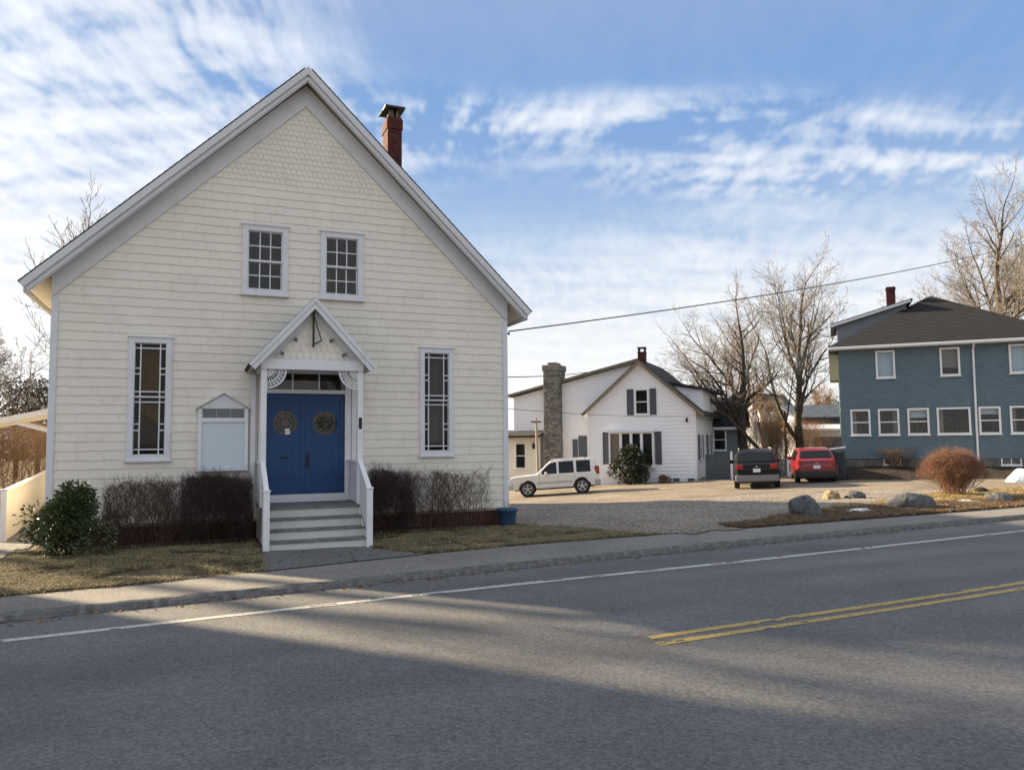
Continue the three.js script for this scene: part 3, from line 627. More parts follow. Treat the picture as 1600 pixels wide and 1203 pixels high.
// six-over-six upper windows
for (const cx of upperWins) {
  const w = part('sash_window', church), x0 = cx - 0.493, x1 = cx + 0.493, y0 = 5.348, y1 = 6.922;
  mesh('casing', [...frame4(x0, x1, y0, y1, 0.12, -0.028, 0.034), bx(x0 - 0.03, x1 + 0.03, y1, y1 + 0.04, -0.02, 0.06), bx(x0 - 0.035, x1 + 0.035, y0 - 0.035, y0 + 0.012, -0.02, 0.07)], M.trim, w);
  const a = x0 + 0.12, b = x1 - 0.12, mid = 6.12, muns = [];
  mesh('sash', [...frame4(a - 0.02, b + 0.02, y0 + 0.1, mid + 0.02, 0.05, -0.10, -0.06), ...frame4(a - 0.02, b + 0.02, mid - 0.022, y1 - 0.1, 0.045, -0.056, -0.018)], M.trim, w);
  for (const [p, q, z] of [[y0 + 0.15, mid - 0.03, -0.08], [mid + 0.022, y1 - 0.145, -0.037]]) {
    const A = a + 0.03, B = b - 0.03, cw = (B - A) / 3, ym = (p + q) / 2;
    for (const k of [1, 2]) muns.push(bx(A + cw * k - 0.012, A + cw * k + 0.012, p, q, z - 0.014, z + 0.014));
    muns.push(bx(A, B, ym - 0.012, ym + 0.012, z - 0.0145, z + 0.0145));
    for (let k = 0; k < 3; k++) for (const [u, v] of [[p, ym], [ym, q]]) mesh('pane', bx(A + cw * k + 0.001, A + cw * k + cw - 0.001, u + 0.001, v - 0.001, z - 0.002, z + 0.002), M.glass, w);
  }
  mesh('muntin', muns, M.trim, w);
}
// door surround, transom and double doors
{
  const d = part('door_frame', church);
  mesh('jamb', [bx(-0.96, -0.82, 0.7, 3.70, -0.05, 0.045), bx(0.95, 1.09, 0.7, 3.70, -0.05, 0.045), bx(-0.82, 0.95, 3.58, 3.70, -0.05, 0.044), bx(-0.82, 0.95, 3.13, 3.215, -0.06, 0.04), bx(-0.9, 1.03, 0.66, 0.86, -0.06, 0.03)], M.trim, d);
  const muns = [];
  for (let k = 0; k < 3; k++) { const x0 = -0.82 + k * 0.59; if (k) muns.push(bx(x0 - 0.016, x0 + 0.016, 3.215, 3.58, -0.05, 0.01)); mesh('transom_pane', bx(x0 + 0.004, x0 + 0.586, 3.22, 3.575, -0.03, -0.026), M.glass, d); }
  mesh('transom_bar', muns, M.trim, d);
  const r = rng(77);
  for (const s of [-1, 1]) {
    const lf = part('door', church), hx = 0.065 + s * 0.003, x0 = s < 0 ? -0.815 : 0.068, x1 = s < 0 ? 0.062 : 0.945, cx = (x0 + x1) / 2, cy = 2.465, R = 0.285;
    const leaf = new THREE.Shape([[x0, 0.868], [x1, 0.868], [x1, 3.125], [x0, 3.125]].map(p => new THREE.Vector2(...p)));
    const hole = new THREE.Path(); hole.absarc(cx, cy, R, 0, Math.PI * 2); leaf.holes.push(hole);
    mesh('leaf', new THREE.ExtrudeGeometry(leaf, { depth: 0.04, bevelEnabled: false, curveSegments: 28 }).translate(0, 0, -0.085), M.door, lf);
    const rails = [bx(x0, x0 + 0.10, 0.868, 3.125, -0.045, -0.025), bx(x1 - 0.10, x1, 0.868, 3.125, -0.045, -0.025), bx(x0 + 0.1, x1 - 0.1, 0.868, 1.08, -0.045, -0.026), bx(x0 + 0.1, x1 - 0.1, 2.0, 2.14, -0.045, -0.026), bx(x0 + 0.1, x1 - 0.1, 2.98, 3.125, -0.045, -0.026), bx(x0 + 0.1, x1 - 0.1, 1.22, 1.30, -0.045, -0.029)];
    for (let k = 0; k < 4; k++) rails.push(bx(cx - 0.334 + k * 0.168, cx - 0.334 + k * 0.168 + 0.16, 1.3, 2.0, -0.045, -0.038));
    mesh('stile_and_rail', rails, M.door, lf);
    const ringShape = new THREE.Shape(); ringShape.absarc(cx, cy, R + 0.035, 0, Math.PI * 2); const rh = new THREE.Path(); rh.absarc(cx, cy, R - 0.012, 0, Math.PI * 2); ringShape.holes.push(rh);
    mesh('window_ring', new THREE.ExtrudeGeometry(ringShape, { depth: 0.05, bevelEnabled: false, curveSegments: 28 }).translate(0, 0, -0.088), M.door, lf);
    // leaded round light: wedges of brown and green glass
    const tones = [lin(0.035, 0.024, 0.014), lin(0.022, 0.016, 0.014), lin(0.05, 0.03, 0.016), lin(0.016, 0.024, 0.016)];
    for (let k = 0; k < 8; k++) {
      const a0 = k / 8 * 6.283, a1 = (k + 1) / 8 * 6.283, sh = new THREE.Shape();
      sh.moveTo(cx + Math.cos(a0) * 0.11, cy + Math.sin(a0) * 0.11); sh.absarc(cx, cy, R - 0.004, a0, a1, false); sh.absarc(cx, cy, 0.11, a1, a0, true);
      mesh('pane', new THREE.ExtrudeGeometry(sh, { depth: 0.004, bevelEnabled: false, curveSegments: 6 }).translate(0, 0, -0.07), mat(tones[Math.floor(r() * 4)], 0.08), lf);
    }
    mesh('pane', new THREE.CylinderGeometry(0.108, 0.108, 0.004, 24).rotateX(Math.PI / 2).translate(cx, cy, -0.068), mat(s > 0 ? lin(0.012, 0.028, 0.016) : lin(0.04, 0.026, 0.016), 0.08), lf);
    { const ld = [0.11, 0.2].map(q => new THREE.TorusGeometry(q, 0.006, 6, 28).translate(cx, cy, -0.063)); for (let k = 0; k < 8; k++) { const a = k / 8 * 6.283; ld.push(bar([cx + Math.cos(a) * 0.11, cy + Math.sin(a) * 0.11, -0.064], [cx + Math.cos(a) * 0.28, cy + Math.sin(a) * 0.28, -0.064], 0.01, 0.006)); } mesh('lead_came', ld, M.iron, lf); }
    if (s > 0) { const t = new Tri(); for (let k = 0; k < 150; k++) { const a = r() * 6.28, q = Math.sqrt(r()) * 0.2, p = V(cx + Math.cos(a) * q, cy + Math.sin(a) * q * 0.8, -0.04 + r() * 0.02), u = V(r() - 0.5, r() - 0.5, r() - 0.5).normalize().multiplyScalar(0.03), v = V(r() - 0.5, r() - 0.5, 0).normalize().multiplyScalar(0.012); t.quad(p.clone().sub(v), p.clone().add(u), p.clone().add(v), p.clone().sub(u)); } mesh('greenery_wreath', t.geo(), M.leafDark, lf); }
    else { mesh('paper_notice', bx(cx - 0.01, cx + 0.105, cy - 0.26, cy - 0.13, -0.064, -0.061), M.white, lf); mesh('mail_slot', bx(cx - 0.11, cx + 0.09, 1.66, 1.71, -0.038, -0.03, 0.004), M.iron, lf); }
    if (s > 0) mesh('handle', [bx(x0 + 0.025, x0 + 0.075, 1.45, 1.80, -0.026, -0.012, 0.004), rod([x0 + 0.05, 1.52, 0.03], [x0 + 0.05, 1.70, 0.03], 0.012), rod([x0 + 0.05, 1.52, 0.03], [x0 + 0.05, 1.52, -0.02], 0.01), rod([x0 + 0.05, 1.70, 0.03], [x0 + 0.05, 1.70, -0.02], 0.01)], M.iron, lf);
    for (const y of [1.15, 2.05, 2.95]) mesh('hinge', bx(s < 0 ? x0 - 0.012 : x1 - 0.02, s < 0 ? x0 + 0.02 : x1 + 0.012, y, y + 0.11, -0.026, -0.016), M.iron, lf);
  }
}
// porch
{
  const P = part('porch', church), CX = 0.035, F = 0.695, ZF = 1.45;
  mesh('porch_floor', [bx(CX - 1.02, CX + 1.02, F - 0.045, F, 0.0, ZF + 0.03)], M.stepTread, P);
  mesh('porch_skirt', [bx(CX - 1.0, CX - 0.96, -0.1, F - 0.046, -0.02, ZF - 0.02), bx(CX + 0.96, CX + 1.0, -0.1, F - 0.046, -0.02, ZF - 0.02)], M.stepRiser, P);
  // steps: treads proud of risers
  const ys = [F, 0.49, 0.295, 0.105, -0.12], rise = k => ZF + k * 0.30;
  for (let k = 0; k < 4; k++) {
    mesh('riser', bx(CX - 0.94, CX + 0.94, ys[k + 1], ys[k] - (k ? 0.042 : 0.046), rise(k) - 0.04, rise(k)), M.stepRiser, P);
    if (k < 3) mesh('tread', bx(CX - 0.955, CX + 0.955, ys[k + 1] - 0.04, ys[k + 1], rise(k) - 0.02, rise(k + 1) + 0.03, 0.006), M.stepTread, P);
  }
  for (const s of [-1, 1]) mesh('stringer', prism([[-(ZF - 0.03), -0.14], [-(rise(3) - 0.01), -0.14], [-(rise(3) - 0.01), 0.06], [-(ZF + 0.02), F - 0.06], [-(ZF - 0.03), F - 0.06]], 0, 0.03).rotateY(Math.PI / 2).translate(s > 0 ? CX + 0.944 : CX - 0.974, 0, 0), M.stepRiser, P);
  const ZP = 1.36;
  for (const s of [-1, 1]) {
    const X = CX + s * 0.995;
    mesh('post', [bx(X - 0.058, X + 0.058, F + 0.001, 3.54, ZP - 0.058, ZP + 0.058, 0.008)], M.white, P);
    mesh('wall_pilaster', bx(X + s * 0.12 - 0.05, X + s * 0.12 + 0.05, 0.7, 3.54, 0.03, 0.075), M.trim, P);
    mesh('newel_post', [bx(X - 0.06, X + 0.06, -0.14, 1.07, 2.33, 2.45, 0.008), bx(X - 0.075, X + 0.075, 1.07, 1.105, 2.315, 2.465, 0.008)], M.white, P);
    mesh('handrail', [bar([X, 1.60, ZP + 0.06], [X, 1.085, 2.36], 0.095, 0.05), bx(X - 0.045, X + 0.045, 1.575, 1.625, 0.04, ZP - 0.06)], M.white, P);
    // boarded balustrade, board by board
    for (let k = 0; k < 11; k++) { const z0 = 0.07 + k * 0.114; mesh('baluster_board', bx(X - 0.013, X + 0.013, F + 0.03, 1.575, z0, z0 + 0.108), M.trim, P); }
    for (let k = 0; k < 8; k++) {
      const z0 = ZP + 0.07 + k * 0.1125, z1 = z0 + 0.107, top = z => 1.57 - (z - ZP - 0.06) * 0.545, bot = z => Math.max(-0.05, F - 0.02 - Math.max(0, z - ZF) * 0.66);
      mesh('baluster_board', prism([[-z0, bot(z0)], [-z1, bot(z1)], [-z1, top(z1)], [-z0, top(z0)]], -0.013, 0.013).rotateY(Math.PI / 2).translate(X, 0, 0), M.trim, P);
    }
    // fan bracket
    const fan = [], cxr = X - s * 0.058, cyr = 3.54, RR = 0.40;
    for (const [ro, w] of [[RR, 0.034], [0.27, 0.022], [0.15, 0.022]]) { const sh = new THREE.Shape(); sh.absarc(0, 0, ro, Math.PI, Math.PI * 1.5, false); sh.absarc(0, 0, ro - w, Math.PI * 1.5, Math.PI, true); fan.push(new THREE.ExtrudeGeometry(sh, { depth: 0.03, bevelEnabled: false, curveSegments: 14 })); }
    for (let k = 0; k <= 7; k++) { const a = Math.PI + k / 7 * Math.PI / 2 * 0.98 + 0.01; fan.push(bar([Math.cos(a) * 0.04, Math.sin(a) * 0.04, 0.015], [Math.cos(a) * (RR - 0.02), Math.sin(a) * (RR - 0.02), 0.015], 0.014, 0.022)); }
    for (let k = 0; k < 7; k++) { const a = Math.PI + (k + 0.5) / 7 * Math.PI / 2, q = 0.315; fan.push(new THREE.TorusGeometry(0.022, 0.008, 5, 10).translate(Math.cos(a) * q, Math.sin(a) * q, 0.015)); }
    mesh('fan_bracket', fan.map(g => { if (s < 0) g.scale(-1, 1, 1); if (s < 0) { const q = g.index ? g.toNonIndexed() : g; const p = q.attributes.position, n = q.attributes.normal; for (let i = 0; i < p.count; i += 3) for (const at of [p, n]) { const x = at.getX(i), y = at.getY(i), z = at.getZ(i); at.setXYZ(i, at.getX(i + 1), at.getY(i + 1), at.getZ(i + 1)); at.setXYZ(i + 1, x, y, z); } return q.translate(cxr, cyr, ZP - 0.015); } return g.translate(cxr, cyr, ZP - 0.015); }), M.white, P);
  }
  mesh('beam', [bx(CX - 1.06, CX + 1.06, 3.542, 3.76, ZP - 0.07, ZP + 0.07, 0.006), bx(CX - 1.06, CX - 0.94, 3.542, 3.75, 0.0, ZP - 0.071), bx(CX + 0.94, CX + 1.06, 3.542, 3.75, 0.0, ZP - 0.071)], M.white, P);
  mesh('porch_ceiling', bx(CX - 0.94, CX + 0.94, 3.70, 3.72, 0.0, ZP - 0.071), M.trim, P);
  const pa = 5.08, pe = 1.315, pey = 3.63, ps = (pa - pey) / pe, pn = Math.hypot(1, ps), RK = (s, t0, t1) => { const nx = -ps / pn, ny = -1 / pn; return [[CX, pa - t0 * pn], [CX + s * (pe + nx * t0), pey + ny * t0], [CX + s * (pe + nx * t1), pey + ny * t1], [CX, pa - t1 * pn]]; };
  const ZR = ZP + 0.22;
  mesh('gable_wall', prism([[CX - 1.05, 3.761], [CX + 1.05, 3.761], [CX, 4.86]], ZP - 0.06, ZP), M.trim, P);
  const sc = [], r = rng(31);
  for (let row = 0; row < 6; row++) for (let x = -0.9 + (row % 2) * 0.07; x < 0.9; x += 0.14) {
    const y0 = 3.775 + row * 0.155, y1 = y0 + 0.2, poly = []; for (let i = 0; i <= 8; i++) { const a = Math.PI + Math.PI * i / 8; poly.push([CX + x + 0.07 + Math.cos(a) * 0.068, y0 + 0.05 + Math.sin(a) * 0.05]); }
    poly.push([CX + x + 0.138, y1], [CX + x + 0.002, y1]);
    const lim = 4.64, p = clipHP(clipHP(clipHP(poly, ps, 1, lim + ps * CX), -ps, 1, lim - ps * CX), 0, -1, -3.765);
    if (p.length > 2 && Math.abs(area(p)) > 0.001) sc.push(shinglePlate(p, y0, y1, ZP + 0.006, ZP + 0.022, ZP));
  }
  mesh('gable_scallop_shingles', sc, M.cream[1], P, 'stuff');
  for (const s of [-1, 1]) {
    mesh('porch_roof', prism(RK(s, 0.0, 0.085), 0.03, ZR), M.roof, P);
    mesh('porch_soffit', prism(RK(s, 0.087, 0.10), 0.03, ZR - 0.01), M.soffit, P);
    mesh('porch_rake', prism(RK(s, 0.012, 0.175), ZR + 0.001, ZR + 0.035), M.trim, P);
    mesh('porch_rake_crown', prism(RK(s, 0.008, 0.075), ZR + 0.0355, ZR + 0.06), M.trim, P);
    mesh('gable_board', prism([[CX, 4.86], [CX + s * 1.07, 4.86 - ps * 1.07 + 0.0], [CX + s * 1.07, 3.64], [CX + s * 0.84, 3.765], [CX, 4.63]].map(([x, y]) => [x, Math.max(y, 3.762)]), ZP + 0.001, ZP + 0.03), M.trimGrey, P);
    for (const [hx, hy] of [[0.36, 4.17], [0.63, 3.87]]) mesh('hook', [bar([CX + s * hx, hy, ZP + 0.03], [CX + s * (hx + 0.05), hy + 0.03, ZP + 0.16], 0.02, 0.05), bx(CX + s * hx - 0.03, CX + s * hx + 0.03, hy - 0.02, hy + 0.04, ZP + 0.03, ZP + 0.045)], M.stepTread, P);
  }
  mesh('sign_bracket', [bx(CX - 0.035, CX + 0.005, 4.02, 4.78, ZP + 0.10, ZP + 0.14), rod([CX - 0.01, 4.7, ZP + 0.12], [CX + 0.15, 4.16, ZP + 0.13], 0.011), rod([CX - 0.01, 4.08, ZP + 0.12], [CX + 0.17, 4.17, ZP + 0.13], 0.013), rod([CX - 0.015, 4.06, ZP], [CX - 0.015, 4.06, ZP + 0.12], 0.012), rod([CX - 0.015, 4.7, ZP], [CX - 0.015, 4.7, ZP + 0.12], 0.012)], M.iron, P);
  mesh('number_plaque', bx(CX + 0.995 - 0.035, CX + 0.995 + 0.035, 2.30, 2.54, ZP + 0.0585, ZP + 0.072, 0.005), M.iron, P);
}
// side canopy over the ramp door
{
  const c = part('side_canopy', church);
  mesh('canopy_roof', [prism([[-5.02, 3.16], [-8.6, 2.36], [-8.6, 2.46], [-5.02, 3.28]], -9.4, -7.0)], M.soffit, c);
  mesh('canopy_fascia', [prism([[-5.02, 3.12], [-8.64, 2.31], [-8.64, 2.47], [-5.02, 3.29]], -6.995, -6.95)], M.trim, c);
  mesh('brace', [bar([-5.03, 2.12, -7.1], [-7.0, 2.68, -7.1], 0.09, 0.09), bar([-5.03, 2.12, -9.2], [-7.0, 2.68, -9.2], 0.09, 0.09)], M.trim, c);
}
// service hardware on the right corner
{
  const h = part('service_bracket', church);
  mesh('bracket', [bx(5.03, 5.06, 4.62, 4.95, -0.5, -0.42), rod([5.05, 4.85, -0.46], [5.25, 4.80, -0.46], 0.014), rod([5.05, 4.68, -0.46], [5.2, 4.72, -0.46], 0.014)], M.iron, h);
  mesh('insulator', [new THREE.SphereGeometry(0.035, 10, 8).translate(5.26, 4.80, -0.46), new THREE.SphereGeometry(0.03, 10, 8).translate(5.15, 4.88, -0.46)], M.iron, h);
}
// glazed notice case on the wall
{
  const n = thing('notice_case', 'white pedimented wall case with blank panel beside the porch', 'notice case', [-1.69, 1.46, 0]);
  const X0 = -0.50, X1 = 0.50, b = y => y - 1.46;
  mesh('back_box', bx(X0, X1, b(1.46), b(2.82), 0.0, 0.05), M.white, n);
  mesh('frame', [bx(X0 - 0.01, X0 + 0.06, b(1.46), b(2.80), 0.051, 0.10), bx(X1 - 0.06, X1 + 0.01, b(1.46), b(2.80), 0.051, 0.10), bx(X0 + 0.06, X1 - 0.06, b(2.48), b(2.56), 0.051, 0.098), bx(X0 - 0.03, X1 + 0.03, b(1.42), b(1.47), 0.0, 0.12)], M.white, n);
  mesh('panel', bx(X0 + 0.06, X1 - 0.06, b(1.475), b(2.475), 0.051, 0.062), mat(lin(0.60, 0.68, 0.74), 0.3), n);
  for (let k = 0; k < 3; k++) { const w = (X1 - X0 - 0.18) / 3, x = X0 + 0.08 + k * (w + 0.01); mesh('pane', bx(x, x + w, b(2.575), b(2.76), 0.051, 0.06), mat(lin(0.10, 0.115, 0.14), 0.1), n); }
  mesh('pediment', prism([[X0 - 0.02, b(2.78)], [X1 + 0.02, b(2.78)], [0, b(3.09)]], 0.0, 0.10), M.trim, n);
  for (const s of [-1, 1]) mesh('hood', prism([[0, b(3.10)], [s * 0.57, b(2.755)], [s * 0.57, b(2.785)], [0, b(3.135)]], 0.0, 0.15), M.trimGrey, n);
}

// ---------- white house with stone chimney ----------
// lapped courses on a wall polygon, openings cut, joined (too fine to tell apart from the street)
function lapped(outline, holes, exp, z, proud, step = 99, seed = 1) {
  const ys = outline.map(p => p[1]), xs = outline.map(p => p[0]), y0 = Math.min(...ys), y1 = Math.max(...ys), x0 = Math.min(...xs), x1 = Math.max(...xs), out = [], r = rng(seed);
  const ccw = area(outline) > 0 ? outline : outline.slice().reverse();
  for (let y = y0; y < y1; y += exp) for (let x = x0 - (step < 90 ? r() * step : 0); x < x1; x += step) {
    const xe = Math.min(x + step - (step < 90 ? 0.004 : 0), x1), dy = step < 90 ? (r() - 0.5) * 0.012 : 0;
    let p = [[Math.max(x, x0), y + dy], [xe, y + dy], [xe, y + exp + 0.012], [Math.max(x, x0), y + exp + 0.012]];
    for (let i = 0; i < ccw.length && p.length > 2; i++) { const a = ccw[i], b = ccw[(i + 1) % ccw.length], nx = b[1] - a[1], ny = a[0] - b[0]; p = clipHP(p, nx, ny, nx * a[0] + ny * a[1]); }
    if (p.length < 3) continue;
    let ps = [p]; for (const h of holes) ps = cutOut(ps, h);
    for (const q of ps) if (Math.abs(area(q)) > 0.002) out.push(shinglePlate(q, y, y + exp + 0.012, z + 0.002, z + proud, z));
  }
  return out;
}
function simpleWindow(parent, x0, x1, y0, y1, z, pane, bars, trim = M.white, cas = 0.085) {
  const w = part('window', parent);
  mesh('frame', [...frame4(x0, x1, y0, y1, cas, z - 0.03, z + 0.05), bx(x0 - 0.04, x1 + 0.04, y0 - 0.04, y0 - 0.001, z - 0.02, z + 0.08)], trim, w);
  mesh('pane', bx(x0 + cas - 0.01, x1 - cas + 0.01, y0 + cas - 0.01, y1 - cas + 0.01, z - 0.012, z - 0.004), pane, w);
  if (bars) { const ms = []; if (bars & 1) ms.push(bx(x0 + cas, x1 - cas, (y0 + y1) / 2 - 0.025, (y0 + y1) / 2 + 0.025, z - 0.005, z + 0.03)); if (bars & 2) ms.push(bx((x0 + x1) / 2 - 0.02, (x0 + x1) / 2 + 0.02, y0 + cas, y1 - cas, z - 0.005, z + 0.028)); mesh('meeting_rail', ms, trim, w); }
  return w;
}
function shutter(parent, x0, x1, y0, y1, z) {
  const sl = []; for (let y = y0 + 0.06; y < y1 - 0.06; y += 0.07) sl.push(bx(x0 + 0.04, x1 - 0.04, y, y + 0.045, z + 0.012, z + 0.03));
  mesh('shutter', [...frame4(x0, x1, y0, y1, 0.045, z + 0.001, z + 0.04), bx(x0 + 0.03, x1 - 0.03, y0 + 0.03, y1 - 0.03, z + 0.0005, z + 0.013), ...sl], M.shutter, parent);
}
const GA = -0.5;
const house = thing('white_house', 'white clapboard house with broad stone chimney and dark shutters', 'house', [22.84, GA, -16.9], -Math.PI / 4);
{
  const Y = v => v - GA, Hx = h => h.map(([a, b, c, d]) => [a, b, Y(c), Y(d)]);
  const PK = 6.28, EV = 3.62, mid = -3.02, s = (PK - EV) / 3.03;
  const outline = [[-6.05, Y(-0.1)], [0, Y(-0.1)], [0, Y(EV)], [mid, Y(PK)], [-6.05, Y(EV)]];
  mesh('front_wall', prism([[-6.03, 0], [-0.02, 0], [-0.02, Y(EV)], [mid, Y(PK) - 0.02], [-6.03, Y(EV)]], -7.4, -0.02), M.vinyl, house);
  mesh('front_clapboards', lapped(outline, Hx([[-4.8, -2.3, 0.55, 2.45], [-3.32, -2.56, 3.4, 4.86]]), 0.21, -0.02, 0.026), M.vinyl, house, 'stuff');
  mesh('side_clapboards', lapped([[0.02, Y(-0.1)], [7.38, Y(-0.1)], [7.38, Y(EV)], [0.02, Y(EV)]], [], 0.21, -0.015, 0.024).map(g => g.rotateY(Math.PI / 2)), M.vinyl, house, 'stuff');
  mesh('foundation', [bx(-6.0, -0.03, -0.4, Y(-0.1), -7.3, -0.021)], M.concrete, house);
  for (const q of [[-6.07, -5.95], [-0.12, 0.02]]) mesh('corner_board', bx(q[0], q[1], Y(-0.1), Y(EV) - 0.1, -0.04, 0.012), M.white, house);
  // main roof
  const rk = (q, t0, t1, ov) => { const n = Math.hypot(1, s); return [[mid, Y(PK) + 0.2 - t0 * n], [mid + q * (3.03 + ov - s / n * t0), Y(EV) + 0.2 - ov * s - t0 / n], [mid + q * (3.03 + ov - s / n * t1), Y(EV) + 0.2 - ov * s - t1 / n], [mid, Y(PK) + 0.2 - t1 * n]]; };
  for (const q of [-1, 1]) {
    const ov = q > 0 ? 0.55 : 0.35;
    mesh('roof', prism(rk(q, 0, 0.11, ov), -7.7, 0.32), M.roof, house);
    mesh('rake_board', prism(rk(q, 0.015, 0.17, ov), 0.321, 0.355), M.tan, house);
    mesh('rake_soffit', prism(rk(q, 0.112, 0.125, ov), -7.6, 0.32), M.white, house);
  }
  // shed dormer on the far slope
  const dm = part('dormer', house);
  mesh('dormer_wall', prism([[-1.9, Y(5.15)], [0.25, Y(4.75)], [0.25, Y(3.6)], [-0.2, Y(3.6)]], -6.4, -1.1), M.vinyl, dm);
  mesh('dormer_roof', prism([[-2.1, Y(5.22)], [0.65, Y(4.68)], [0.65, Y(4.82)], [-2.1, Y(5.38)]], -6.6, -0.9), M.roof, dm);
  // gable chimney
  const ck = part('ridge_chimney', house);
  mesh('stack', [bx(mid - 0.21, mid + 0.21, Y(6.1), Y(6.95), -0.9, -0.5), bx(mid - 0.23, mid + 0.23, Y(6.95), Y(7.0), -0.92, -0.48)], M.brick[1], ck);
  mesh('hood', [bx(mid - 0.2, mid - 0.13, Y(7.0), Y(7.2), -0.88, -0.52), bx(mid + 0.13, mid + 0.2, Y(7.0), Y(7.2), -0.88, -0.52), bx(mid - 0.23, mid + 0.23, Y(7.2), Y(7.27), -0.92, -0.48)], M.iron, ck);
  // picture window in four lights, shutters
  const bw = part('picture_window', house);
  mesh('frame', [...frame4(-4.83, -2.28, Y(0.55), Y(2.46), 0.09, -0.02, 0.22), bx(-4.95, -2.16, Y(2.46), Y(2.56), -0.02, 0.32), bx(-4.9, -2.2, Y(0.47), Y(0.549), -0.02, 0.3)], M.white, bw);
  for (let k = 0; k < 4; k++) { const w = 2.37 / 4, x = -4.74 + k * w; mesh('pane', bx(x + 0.02, x + w - 0.02, Y(0.64), Y(2.37), 0.10, 0.108), k === 0 ? M.curtain : M.glassDark, bw); if (k) mesh('mullion', bx(x - 0.075, x + 0.075, Y(0.64), Y(2.37), 0.0, 0.2), M.white, bw); }
  shutter(house, -5.22, -4.87, Y(0.66), Y(2.48), 0.0); shutter(house, -2.24, -1.88, Y(0.66), Y(2.48), 0.0);
  simpleWindow(house, -3.34, -2.54, Y(3.4), Y(4.86), 0.0, M.glassDark, 1); shutter(house, -3.78, -3.40, Y(3.4), Y(4.86), 0.0); shutter(house, -2.48, -2.12, Y(3.4), Y(4.86), 0.0);
  for (const z of [-1.0, -4.0]) { const w = simpleWindow(house, 0, 0.8, Y(0.9), Y(2.3), 0, M.glassDark, 1); w.rotation.y = Math.PI / 2; w.position.set(0.02, 0, z); }
  for (const z of [-0.95, -2.2, -3.95, -5.2]) { const g = part('side_shutter', house); shutter(g, 0, 0.36, Y(0.9), Y(2.3), 0.0); g.rotation.y = Math.PI / 2; g.position.set(0.02, 0, z + 0.36); }
  mesh('wall_lamp', [bx(-0.5, -0.42, Y(3.05), Y(3.2), 0.0, 0.1), new THREE.SphereGeometry(0.07, 10, 8).translate(-0.46, Y(3.02), 0.12)], M.iron, house);
  for (const x of [-1.3, -0.5]) mesh('cellar_vent', bx(x, x + 0.35, Y(-0.25), Y(-0.08), -0.03, 0.02), M.shutter, house);
  // set-back wing under one long low slope
  const wg = part('wing', house), wz = -1.5;
  mesh('wing_wall', prism([[-11.28, 0], [-3.2, 0], [-3.2, Y(6.42)], [-3.9, Y(6.42)], [-11.28, Y(4.72)]], -8.5, wz - 0.02), M.vinyl, wg);
  mesh('wing_clapboards', lapped([[-11.3, Y(-0.1)], [-6.0, Y(-0.1)], [-3.9, Y(3.6)], [-3.9, Y(6.42)], [-11.3, Y(4.72)]], Hx([[-7.15, -6.62, 0.95, 2.3], [-10.95, -10.3, 0.45, 1.85]]), 0.21, wz - 0.02, 0.026), M.vinyl, wg, 'stuff');
  mesh('wing_roof', prism([[-11.65, Y(4.72)], [-3.4, Y(6.56)], [-3.4, Y(6.72)], [-11.65, Y(4.86)]], -8.8, wz + 0.3), M.roof, wg);
  mesh('wing_rake', prism([[-11.67, Y(4.70)], [-3.3, Y(6.55)], [-3.3, Y(6.70)], [-11.67, Y(4.84)]], wz + 0.301, wz + 0.335), M.tan, wg);
  mesh('wing_window', [bx(-7.15, -6.62, Y(0.95), Y(2.3), wz - 0.01, wz + 0.03)], M.shutter, wg);
  mesh('wing_window', [bx(-7.5, -7.2, Y(0.5), Y(2.1), wz - 0.01, wz + 0.06)], M.shutter, wg);
  // entry under a low dark roof
  const en = part('entry', house);
  mesh('entry_roof', [prism([[-(wz - 0.1), Y(2.55)], [-(wz + 1.1), Y(2.22)], [-(wz + 1.1), Y(2.34)], [-(wz - 0.1), Y(2.68)]], -11.9, -9.25).rotateY(Math.PI / 2)], M.roof, en);
  mesh('entry_wall', [bx(-11.5, -9.4, 0, Y(2.3), wz - 0.01, wz + 0.55)], M.cream[0], en);
  mesh('entry_post', [bx(-11.55, -11.43, 0, Y(2.24), wz + 0.85, wz + 0.97)], M.white, en);
  simpleWindow(en, -11.0, -10.3, Y(0.35), Y(1.9), wz + 0.56, M.glassDark, 1, M.white, 0.06).name = 'entry_window';
  mesh('entry_lantern', [bx(-9.85, -9.72, Y(1.55), Y(1.85), wz + 0.55, wz + 0.68), rod([-9.79, Y(1.85), wz + 0.6], [-9.79, Y(2.0), wz + 0.6], 0.015)], M.iron, en);
  // stone chimney
  const st = part('stone_chimney', house), r = rng(44), stones = [[], [], []], x0 = -9.12, x1 = -8.15, z1 = -0.85, tones = [mat(lin(0.36, 0.335, 0.30), 0.92, { map: T.rough }), mat(lin(0.26, 0.245, 0.225), 0.92, { map: T.rough }), mat(lin(0.44, 0.41, 0.36), 0.92, { map: T.rough })];
  mesh('mortar_core', bx(x0 + 0.03, x1 - 0.03, 0, Y(6.55), wz - 0.7, z1 - 0.03), mat(lin(0.3, 0.285, 0.26), 0.95, { map: T.rough }), st);
